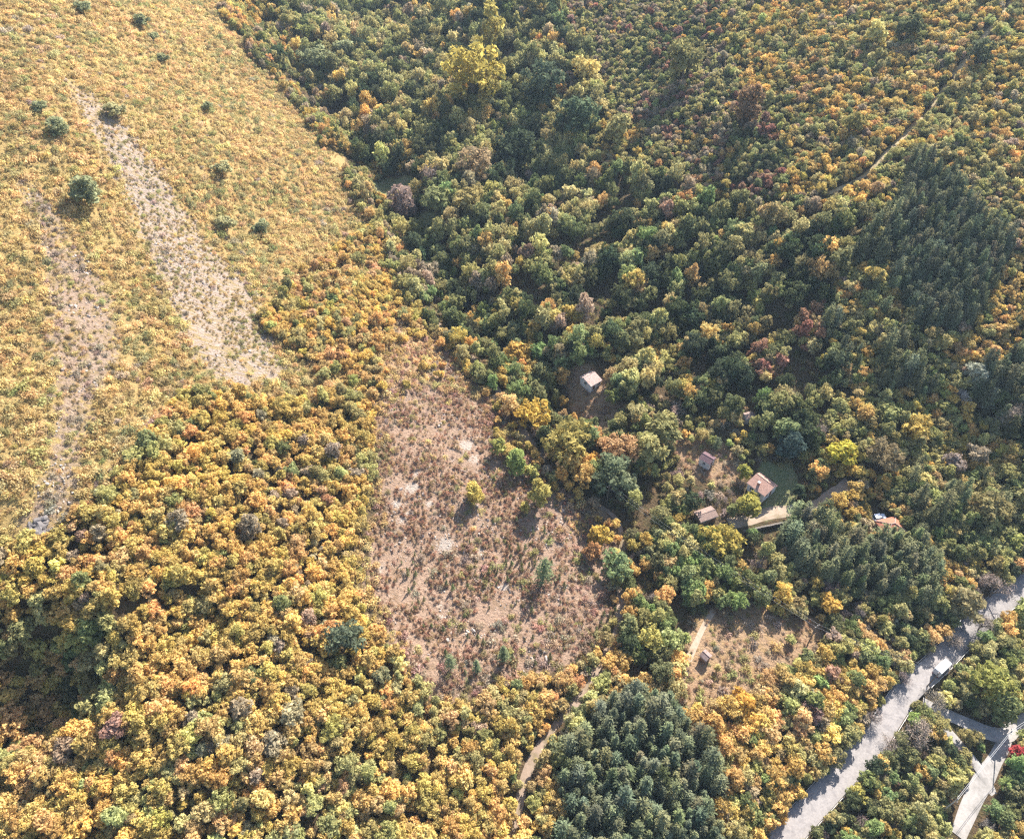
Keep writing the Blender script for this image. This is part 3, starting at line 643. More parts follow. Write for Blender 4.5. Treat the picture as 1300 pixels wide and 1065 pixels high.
tr = empty('box_truck', (base[0], base[1], float(Z_ROAD[i_]) + .035), ang, 'white box truck driving up the pale road beside the right guard rail', 'truck')
TRUCK_P = Vector((base[0], base[1], Z_ROAD[i_]))
MB().box(-3.05, -1.02, .85, 1.05, 1.02, 3.0).build('cargo_box', M_VAN, tr, .05)
m_ = MB(); m_.prism([(1.14, .5), (2.85, .5), (2.92, 1.25), (2.55, 2.15), (1.9, 2.3), (1.14, 2.3)], -.95, .95, 'y'); cab = m_.build('cab', M_VAN, tr, .05)
m_ = MB(); m_.prism([(2.86, 1.36), (2.90, 1.38), (2.60, 2.10), (2.55, 2.08)], -.82, .82, 'y'); m_.build('windshield', M_GLASS, cab)
for s in (-1, 1):
    m_ = MB(); m_.prism([(1.5, 1.35), (2.6, 1.35), (2.4, 1.95), (1.5, 1.95)], s * .951, s * .975, 'y'); m_.build('side_window', M_GLASS, cab)
    m_ = MB(); m_.box(2.45, min(s * .95, s * 1.2), 1.5, 2.52, max(s * .95, s * 1.2), 1.56); m_.box(2.42, min(s * 1.12, s * 1.28), 1.35, 2.5, max(s * 1.12, s * 1.28), 1.75); m_.build('mirror', M_CHAS, cab)
    m_ = MB(); m_.box(2.87, min(s * .55, s * .88), .75, 2.95, max(s * .55, s * .88), .95); m_.build('headlight', M_LAMP, tr)
    m_ = MB(); m_.box(-3.08, min(s * .7, s * .95), .62, -3.0, max(s * .7, s * .95), .8); m_.build('tail_light', M_TAIL, tr)
m_ = MB(); m_.box(-3.0, -.6, .5, 2.6, .6, .84); m_.build('chassis', M_CHAS, tr)
m_ = MB(); m_.box(2.8, -.95, .38, 3.02, .95, .62); m_.build('bumper', M_CHAS, tr)
m_ = MB(); m_.box(-3.09, -.9, .95, -3.052, -.015, 2.9); m_.box(-3.09, .015, .95, -3.052, .9, 2.9); m_.build('rear_door', M_GREYW, tr)
tr.scale = (.88, .88, .92)
wheels(tr, [(2.1, .85), (2.1, -.85), (-1.9, .85), (-1.9, -.85)], .42, .28)
EXCL += [(1192, 848, 16), (1184, 862, 12), (1210, 832, 12)]; SHADE.append((TRUCK_P, 3))
def make_car(px, py, ang):
    p = G(px, py, .8); c = empty('parked_car', (p.x, p.y, p.z), ang, 'silver-white parked car beside the orange-roofed house', 'car')
    b = MB(); b.prism([(-2.0, .3), (2.0, .3), (2.08, .55), (1.95, .8), (1.0, .92), (-1.9, .95), (-2.08, .7)], -.84, .84, 'y'); b.build('body', M_CARP, c, .06)
    t = MB(); t.prism([(.95, .9), (.3, 1.40), (-1.45, 1.42), (-1.95, .93)], -.72, .72, 'y'); g = t.build('cabin_glass', M_GLASS, c, .05)
    r = MB(); r.box(-1.42, -.70, 1.405, .28, .70, 1.46); r.build('roof', M_CARP, c, .02)
    for s in (-1, 1):
        q = MB(); q.box(1.93, min(s*.45, s*.76), .58, 2.07, max(s*.45, s*.76), .74); q.build('headlight', M_LAMP, c)
        q = MB(); q.box(-2.09, min(s*.5, s*.78), .6, -1.98, max(s*.5, s*.78), .8); q.build('tail_light', M_TAIL, c)
        q = MB(); q.box(.6, min(s*.8, s*1.0), .95, .75, max(s*.8, s*1.0), 1.08); q.build('mirror', M_CARP, c)
    wheels(c, [(1.25, .76), (1.25, -.76), (-1.25, .76), (-1.25, -.76)], .31, .2); SHADE.append((p, 2.5))
make_car(1116, 656, math.radians(12))

# ------------------------------------------------------------------ guard rails, poles, wires
M_ZINC = pbr('galvanised_steel', (.45, .44, .43), .5, .2, 2, metal=.3); M_POLE = pbr('tarred_pole', (.11, .085, .065), .9, .25, 3); M_PCONC = pbr('pole_concrete', (.32, .30, .28), .9, .2, 2); M_WIRE = pbr('wire', (.30, .30, .31), .6, .1); M_CABLE = pbr('bundled_cable', (.35, .34, .33), .7, .15)
def guard_rail(side, i0, i1, label):
    T = np.gradient(ROAD, axis=0); T /= np.linalg.norm(T, axis=1)[:, None]; R = np.stack([T[:, 1], -T[:, 0]], -1)
    Q = ROAD + R * side * 2.8; o0 = Vector((Q[i0][0], Q[i0][1], Z_ROAD[i0])); g = empty('guard_rail', o0, 0, label, 'guard rail', 'guard rails along the road')
    mb = MB()
    for i in range(i0, i1):
        a = Vector((*Q[i], Z_ROAD[i])) - o0; b = Vector((*Q[i + 1], Z_ROAD[i + 1])) - o0; n = Vector((*R[i], 0)) * -side * .05
        for z0, z1 in ((.42, .55), (.60, .73)):
            mb.add([a + Vector((0,0,z0)), b + Vector((0,0,z0)), b + Vector((0,0,z1)), a + Vector((0,0,z1)), a + n + Vector((0,0,z0+.02)), b + n + Vector((0,0,z0+.02)), b + n + Vector((0,0,z1-.02)), a + n + Vector((0,0,z1-.02))], [(0,1,2,3),(4,5,6,7),(0,1,5,4),(3,2,6,7)])
        mb.add([a + Vector((0,0,.74)), b + Vector((0,0,.74)), b + n * 1.6 + Vector((0,0,.74)), a + n * 1.6 + Vector((0,0,.74))], [(0,1,2,3)])
    mb.build('rail', M_ZINC, g); post = None
    for i in range(i0, i1 + 1, 2):
        q = Q[i] + R[i] * side * .09; loc = Vector((*q, Z_ROAD[i])) - o0
        if post is None:
            m = MB(); m.box(-.06, -.05, -.6, .06, .05, .8); post = m.build('post', M_ZINC, g); c = post
        else: c = post.copy(); COL.objects.link(c); c.parent = g
        c.location = loc
nR = len(ROAD)
guard_rail(-1, 4, nR - 6, 'long guard rail along the left edge of the pale road, under the trees')
kj = int(dist_path(np.array([SIDE_A[0][0]]), np.array([SIDE_A[0][1]]), ROAD)[1][0])
guard_rail(1, 4, kj - 3, 'guard rail on the right edge of the road, below the lane junction')
guard_rail(1, kj + 3, nR - 6, 'guard rail on the right edge of the road, running behind the white truck')
def pole(px, py, h, label, m, arms=1, yaw=.6, lean=(0, 0)):
    p = G(px, py); o = empty('power_pole', p, yaw, label, 'power pole'); mb = MB(); mb.tube((0, 0, -.5), (lean[0], lean[1], h), .15, .10, 10); mb.build('shaft', m, o)
    if arms:
        c = MB(); c.box(-.8 + lean[0], -.05 + lean[1], h - .45, .8 + lean[0], .05 + lean[1], h - .33); c.build('crossarm', M_WOOD, o)
        for x in (-.65, .65):
            s = MB(); s.tube((x + lean[0], lean[1], h - .33), (x + lean[0], lean[1], h - .12), .06, .05, 8); s.build('insulator', M_WHITE, o)
        s = MB(); s.tube((lean[0], lean[1], h), (lean[0], lean[1], h + .16), .12, .03, 8); s.build('cap', M_ZINC, o)
    return p, h, o
def catenary(a, b, sag, name, label, m, r, cat='wire', group=None):
    n = 24; pts = [a.lerp(b, k / n) - Vector((0, 0, sag * 4 * (k / n) * (1 - k / n))) for k in range(n + 1)]
    mb = MB()
    for k in range(n): mb.tube(pts[k] - a, pts[k + 1] - a, r, r, 5)
    o = mb.build(name, m); o.location = a; return tag(o, label, cat, group)
pa, ha, _ = pole(1025.5, 817.5, 8.6, 'wooden power pole standing alone at the right edge of the dry field', M_POLE, 1, .5, (.15, .3))
pb_, hb, _ = pole(770, 640, 8.5, 'wooden power pole among the crowns right of the clearing corner', M_POLE, 1, .5)
pc_, hc, _ = pole(1176, 872, 8.5, 'wooden power pole at the left edge of the road below the white truck', M_POLE, 1, .5)
T1 = pa + Vector((.15, .3, ha - .12)); T2 = pb_ + Vector((0, 0, hb - .12)); T3 = pc_ + Vector((0, 0, hc - .12))
for dx in (-.57, .57):
    d = Vector((dx * math.cos(.5), dx * math.sin(.5), 0)); w_ = 'left' if dx < 0 else 'right'
    catenary(T2 + d, T1 + d, 1.6, 'wire', f'{w_} of the two thin wires from the lone field pole up the valley', M_WIRE, .011, group='wires in the field')
    catenary(T1 + d, T3 + d, .9, 'wire', f'{w_} of the two thin wires from the lone field pole to the road', M_WIRE, .011, group='wires in the field')
pd_, hd, _ = pole(1264, 945, 8.0, 'grey concrete power pole on the grass wedge beside the lower lane', M_PCONC, 1, 1.0)
EXCL += [(1262, 940, 12), (1268, 925, 8), (1033, 803, 12), (1026, 815, 9)]
pe_, he, _ = pole(1345, 890, 8.5, 'grey concrete power pole beyond the lane at the right edge', M_PCONC, 1, 1.0); pf_, hf, _ = pole(1195, 1030, 8.5, 'grey concrete power pole below the footway near the bottom right', M_PCONC, 1, 1.0)
for d in (-.25, .25):
    q = Vector((d * .5, d, 0)); w_ = 'upper' if d > 0 else 'lower'
    catenary(pd_ + q + Vector((0, 0, hd - .2)), pe_ + q + Vector((0, 0, he - .2)), .6, 'power_cable', f'{w_} thick grey cable from the lane pole towards the right edge', M_CABLE, .034, 'cable', 'cables at the lane')
    catenary(pd_ + q + Vector((0, 0, hd - .2)), pf_ + q + Vector((0, 0, hf - .2)), .6, 'power_cable', f'{w_} thick grey cable from the lane pole towards the footway', M_CABLE, .034, 'cable', 'cables at the lane')

# ------------------------------------------------------------------ stones, logs
M_ROCK = pbr('pale_rock', (.36, .30, .255), .95, .3, 1.5, bump_s=.6); M_ROCKD = pbr('grey_rock', (.13, .115, .11), .95, .4, 1.2, bump_s=.9)
def rock_mesh(name, m, sub=3):
    import bmesh
    b = bmesh.new(); bmesh.ops.create_icosphere(b, subdivisions=sub, radius=1)
    ph = RNG.uniform(0, 9, 3)
    for v in b.verts:
        n = v.co.normalized(); v.co *= 1 + .28 * math.sin(n.x * 3.1 + ph[0]) * math.sin(n.y * 3.7 + ph[1]) + .14 * math.sin(n.z * 7 + ph[2] + n.x * 5) + RNG.normal() * .07
        v.co.z *= .7
    me = bpy.data.meshes.new(name); b.to_mesh(me); b.free(); me.materials.append(m); return me
rm = [rock_mesh('rock', M_ROCKD) for _ in range(4)]
for (x, y, s, t) in ((38, 684, 1.5, 'leftmost'), (48, 676, 1.9, 'tallest'), (57, 690, 1.5, 'lowest'), (66, 678, 1.2, 'rightmost'), (52, 664, 1.3, 'uppermost')):
    p = G(x, y); o = bpy.data.objects.new('rock', rm[int(s * 10) % 4]); COL.objects.link(o); o.location = p + Vector((0, 0, s * .25)); o.scale = (s, s * 1.2, s * 1.1); o.rotation_euler = (0, 0, x)
    tag(o, f'{t} dark grey rock of the outcrop below the left bare strip', 'rock', 'rocks of the left outcrop')
M_LOG = pbr('grey_log', (.33, .25, .20), .9, .3, 4)
def log(a, b, r, label):
    pa, pb = G(*a), G(*b); m = MB(); d = pb - pa
    m.tube((0, 0, r * .6), tuple(d + Vector((0, 0, r * .6))), r, r * .7, 8); q = d.cross(Vector((0, 0, 1))).normalized()
    m.tube(tuple(d * .4 + Vector((0, 0, r * .6))), tuple(d * .52 + q * .6 + Vector((0, 0, .4))), r * .4, r * .2, 5); m.tube(tuple(d * .7 + Vector((0, 0, r * .6))), tuple(d * .78 - q * .5 + Vector((0, 0, .35))), r * .35, r * .2, 5)
    o = m.build('fallen_log', M_LOG); o.location = pa; tag(o, label, 'log', 'logs in the clearing')
log((578, 594), (596, 601), .16, 'longer fallen log across the upper clearing'); log((571, 588), (578, 583), .12, 'short fallen log at the upper clearing, left end'); log((596, 596), (600, 602), .1, 'small broken log beside the longer one')
SHADE.append((G(992, 636), 3.0)); SHADE.append((G(1002, 612), 2.5)); SHADE.append((G(975, 655), 2.5))
# ------------------------------------------------------------------ trees and shrubs
PAL = {  # real leaf colours
 'Y': [(.58,.42,.14),(.55,.41,.14),(.60,.42,.16),(.51,.40,.145)], 'O': [(.56,.39,.17),(.54,.39,.19),(.53,.37,.16)], 'L': [(.40,.37,.155),(.47,.42,.19),(.33,.31,.13)],
 'G': [(.215,.225,.095),(.25,.255,.115),(.18,.195,.085)], 'D': [(.085,.105,.052),(.10,.115,.055),(.075,.095,.055)], 'A': [(.27,.32,.13),(.23,.29,.12)], 'R': [(.34,.19,.13),(.36,.22,.14),(.31,.18,.14)],
 'P': [(.40,.32,.21),(.37,.30,.20),(.41,.34,.22)], 'B': [(.34,.28,.23),(.32,.27,.23),(.37,.30,.23)], 'N': [(.12,.13,.075),(.14,.145,.085),(.11,.125,.078)], 'M': [(.15,.155,.08),(.165,.165,.085)],
 'y': [(.58,.45,.21),(.60,.46,.23),(.55,.445,.21)], 'o': [(.55,.41,.19),(.53,.41,.22)], 'l': [(.36,.34,.15),(.33,.31,.15),(.40,.36,.17)], 'g': [(.18,.21,.10),(.22,.23,.10)], 'k': [(.43,.35,.265),(.38,.32,.245)], 'r': [(.46,.30,.23),(.42,.28,.21),(.48,.35,.26)], 'v': [(.19,.21,.10),(.22,.23,.11)]}
KINDS = {  # code: (object name, category, colour words, noun, plural, shapes)
 'Y': ('yellow_tree','yellow tree','golden yellow','tree','golden yellow trees',('broadleaf','big_broadleaf')), 'O': ('orange_tree','orange tree','orange-brown','tree','orange-brown trees',('broadleaf','big_broadleaf')),
 'L': ('yellowing_tree','yellowing tree','dull yellow-green','tree','dull yellow-green trees',('broadleaf','big_broadleaf','tall_broadleaf')), 'G': ('green_tree','green tree','mid green','tree','green trees',('broadleaf','big_broadleaf')),
 'D': ('dark_green_tree','dark green tree','dark green','tree','dark green trees',('big_broadleaf','broadleaf')), 'A': ('light_green_tree','light green tree','fresh light green','tree','light green trees',('broadleaf','big_broadleaf')),
 'R': ('red_tree','red tree','rusty red','tree','rusty red trees',('broadleaf',)), 'P': ('mauve_tree','mauve tree','dusty mauve','tree','dusty mauve trees',('broadleaf',)),
 'B': ('bare_tree','bare tree','leafless grey-brown','tree','leafless trees',('bare',)), 'N': ('pine_tree','pine tree','dark blue-green','pine','dark pines',('pine',)), 'M': ('pine_tree','pine tree','olive green','pine','olive green pines',('pine',)),
 'y': ('yellow_shrub','yellow shrub','yellow','shrub','yellow shrubs',('shrub',)), 'o': ('orange_shrub','orange shrub','orange','shrub','orange shrubs',('shrub',)), 'l': ('olive_shrub','olive-green shrub','olive-green','shrub','olive-green shrubs',('shrub',)),
 'g': ('green_shrub','green shrub','green','shrub','green shrubs',('shrub',)), 'k': ('dry_shrub','dry shrub','grey-brown dry','shrub','grey-brown dry shrubs',('shrub',)), 'r': ('red_shrub','red shrub','reddish','shrub','reddish shrubs',('shrub',)), 'v': ('young_pine','young pine','dull green young','pine','young pines',('young_pine',))}
ZONES = [  # (phrase, polygon, mix, r min, r max, packing, share)
 ('on the upper right slope', None, dict(L=.52,Y=.34,G=.06,P=.05,O=.03), 1.1, 2.3, .48, 1),
 ('in the shaded gully at the top', [(275,-60),(460,-60),(660,-60),(735,60),(770,130),(720,262),(560,262),(478,220),(385,120),(300,40)], dict(G=.30,L=.34,D=.20,Y=.08,P=.05,B=.03), 1.6, 3.8, .43, 1),
 ('on the reddish slope at the top', [(690,-60),(905,-60),(930,100),(1012,205),(962,270),(865,205),(765,125)], dict(R=.12,P=.20,L=.36,D=.10,G=.16,Y=.06), 1.1, 2.0, .48, 1),
 ('in the mixed wood of the upper valley', [(490,240),(560,255),(760,205),(965,262),(1140,255),(1045,425),(760,445),(640,468),(512,370),(500,300)], dict(L=.40,G=.24,D=.12,A=.06,Y=.08,P=.06,B=.04), 1.5, 3.6, .43, 1),
 ('in the dark wood of the valley', [(780,290),(900,262),(1005,270),(1085,330),(1095,425),(1040,560),(990,570),(880,482),(840,405),(720,405)], dict(D=.44,G=.28,L=.18,Y=.04,O=.03,A=.03), 2.0, 3.8, .42, 1),
 ('in the red and orange patch of the valley wood', [(935,385),(1055,385),(1055,480),(960,490)], dict(R=.28,O=.16,Y=.14,D=.12,G=.16,L=.14), 1.5, 2.6, .43, 1),
 ('on the golden scrub slope at the upper left', LEFTSCRUB, dict(y=.70,l=.22,o=.06,k=.02), .7, 2.0, .46, 1),
 ('in the golden belt above the clearing', [(330,395),(400,330),(470,280),(505,330),(515,385),(600,455),(660,530),(600,500),(545,485),(500,500),(480,520),(430,500),(395,470)], dict(Y=.50,y=.22,O=.16,L=.12), 1.1, 2.1, .43, 1),
 ('at the edge of the gully, top left', [(262,-60),(310,-60),(420,120),(520,330),(505,372),(480,300),(430,210),(365,118),(285,20)], dict(L=.42,Y=.30,G=.14,O=.08,P=.06), 1.3, 2.4, .43, 1),
 ('in the golden wood on the left', [(-200,700),(70,672),(160,590),(232,490),(330,505),(420,492),(470,505),(484,545),(470,620),(458,720),(500,815),(566,895),(640,862),(700,852),(735,840),(760,815),(778,812),(740,880),(668,985),(640,1200),(-200,1200)], dict(Y=.66,L=.16,O=.14,P=.03,G=.01), .9, 2.2, .39, 1),
 ('in the dark hollow at the lower left', [(-40,775),(140,775),(150,890),(40,930),(-40,930)], dict(Y=.35,L=.35,G=.15,O=.15), 1.5, 2.6, .42, 1),
 ('on the bare strip at the left', STRIP_B, dict(k=.40,l=.36,y=.24), .4, 1.3, .56, .8),
 ('on the pale bare strip', STRIP_A, dict(l=.38,k=.26,y=.36), .3, 1.15, .60, .75),
 ('along the track beside the clearing', PINKEDGE, dict(y=.30,o=.22,r=.20,Y=.16,k=.12), .7, 1.7, .50, 1),
 ('in the upper pinkish clearing', CLEAR, dict(r=.34,k=.34,y=.14,l=.10,v=.08), .35, 1.1, .55, .8),
 ('in the lower pinkish clearing', CLEAR_LOW, dict(v=.56,k=.18,r=.14,l=.12), .4, 1.5, .55, .75),
 ('along the left margin of the clearing', [(468,540),(492,540),(494,600),(486,660),(478,725),(495,770),(520,808),(560,850),(590,878),(640,858),(650,868),(590,895),(560,898),(520,850),(490,815),(462,765),(448,720),(458,660),(466,600)], dict(y=.36,o=.20,r=.18,k=.14,l=.12), .6, 1.5, .5, .9),
 ('in the mixed wood right of the track', [(512,370),(640,468),(760,445),(880,482),(1000,565),(1050,600),(985,662),(1000,765),(940,765),(870,795),(850,870),(790,868),(792,700),(782,655),(702,590)], dict(L=.38,G=.26,Y=.07,B=.06,O=.03,A=.10,D=.10), 1.5, 3.2, .42, 1),
 ('in the light green wood below the shed', [(790,665),(860,665),(930,690),(1005,765),(940,770),(868,800),(790,810)], dict(A=.36,L=.26,G=.18,B=.10,Y=.10), 1.4, 2.6, .42, 1),
 ('in the overgrown gardens', [(800,490),(870,500),(950,540),(1000,575),(960,660),(880,650),(830,600)], dict(L=.30,k=.22,B=.16,G=.12,Y=.14,l=.06), 1.1, 2.2, .70, .85),
 ('in the cottage garden', GARDEN1, dict(l=.4,k=.3,y=.3), .6, 1.2, .9, .4),
 ('in the hut garden', GARDEN2, dict(l=.35,k=.35,y=.3), .6, 1.2, .9, .4),
 ('in the dry field', FIELD, dict(l=.36,k=.30,y=.22,L=.12), .5, 1.6, .70, .42),
 ('in the orange wood left of the road', [(930,890),(985,850),(1035,830),(1045,805),(1120,830),(1150,870),(1110,920),(1050,985),(960,1100),(660,1100),(668,985),(700,945),(750,880),(785,860),(850,872),(872,902)], dict(Y=.42,O=.20,L=.24,G=.06,P=.05,A=.03), 1.3, 2.7, .42, 1),
 ('between the pine stand and the road', [(1050,765),(1190,740),(1300,690),(1300,730),(1240,780),(1150,860),(1120,830),(1060,800)], dict(G=.3,L=.35,D=.12,B=.13,O=.10), 1.4, 2.6, .42, 1),
 ('in the dark pine clump at the bottom', [(712,1010),(728,945),(768,895),(803,880),(850,902),(902,952),(930,1090),(700,1090)], dict(N=.85,M=.15), 1.5, 2.2, .48, 1),
 ('in the pine stand above the road', [(975,665),(1005,645),(1055,655),(1110,690),(1160,680),(1188,712),(1182,765),(1100,748),(1010,722)], dict(N=.4,M=.6), 1.5, 2.1, .43, 1),
 ('in the mixed pines at the right edge', [(1120,625),(1150,590),(1230,600),(1300,590),(1400,560),(1400,720),(1300,705),(1190,705),(1160,650)], dict(M=.34,L=.30,G=.22,O=.06,B=.08), 1.5, 2.7, .42, 1),
 ('in the mixed pines on the right slope', [(1050,350),(1140,250),(1160,420),(1245,430),(1200,510),(1080,480),(1050,420)], dict(N=.14,M=.22,L=.34,Y=.12,P=.04,G=.14), 1.4, 2.3, .43, 1),
 ('in the dark pine stand at the upper right', [(1132,330),(1145,225),(1165,202),(1185,205),(1240,262),(1280,300),(1272,345),(1232,420),(1160,415)], dict(N=.9,M=.1), 1.4, 2.0, .43, 1),
 ('in the pine belt at the right edge', [(1240,480),(1300,395),(1420,380),(1420,560),(1290,560),(1235,520)], dict(N=.5,M=.2,D=.2,G=.1), 1.5, 2.2, .43, 1),
 ('in the yellow lane beside the upper pine stand', [(1280,330),(1330,300),(1330,400),(1240,472),(1205,455),(1250,405)], dict(Y=.75,O=.15,L=.1), 1.2, 2.0, .43, 1),
 ('on the slope right of the road', [(1010,1100),(1062,985),(1160,900),(1240,815),(1320,750),(1500,700),(1500,1100)], dict(G=.34,L=.38,A=.08,B=.08,Y=.08,D=.04), 1.0, 2.2, .43, 1),
]
def notable(px, py, rpx, code, words, shape=None, tall=1.0, tint=None): return (px, py, rpx, code, words, shape, tall, tint)
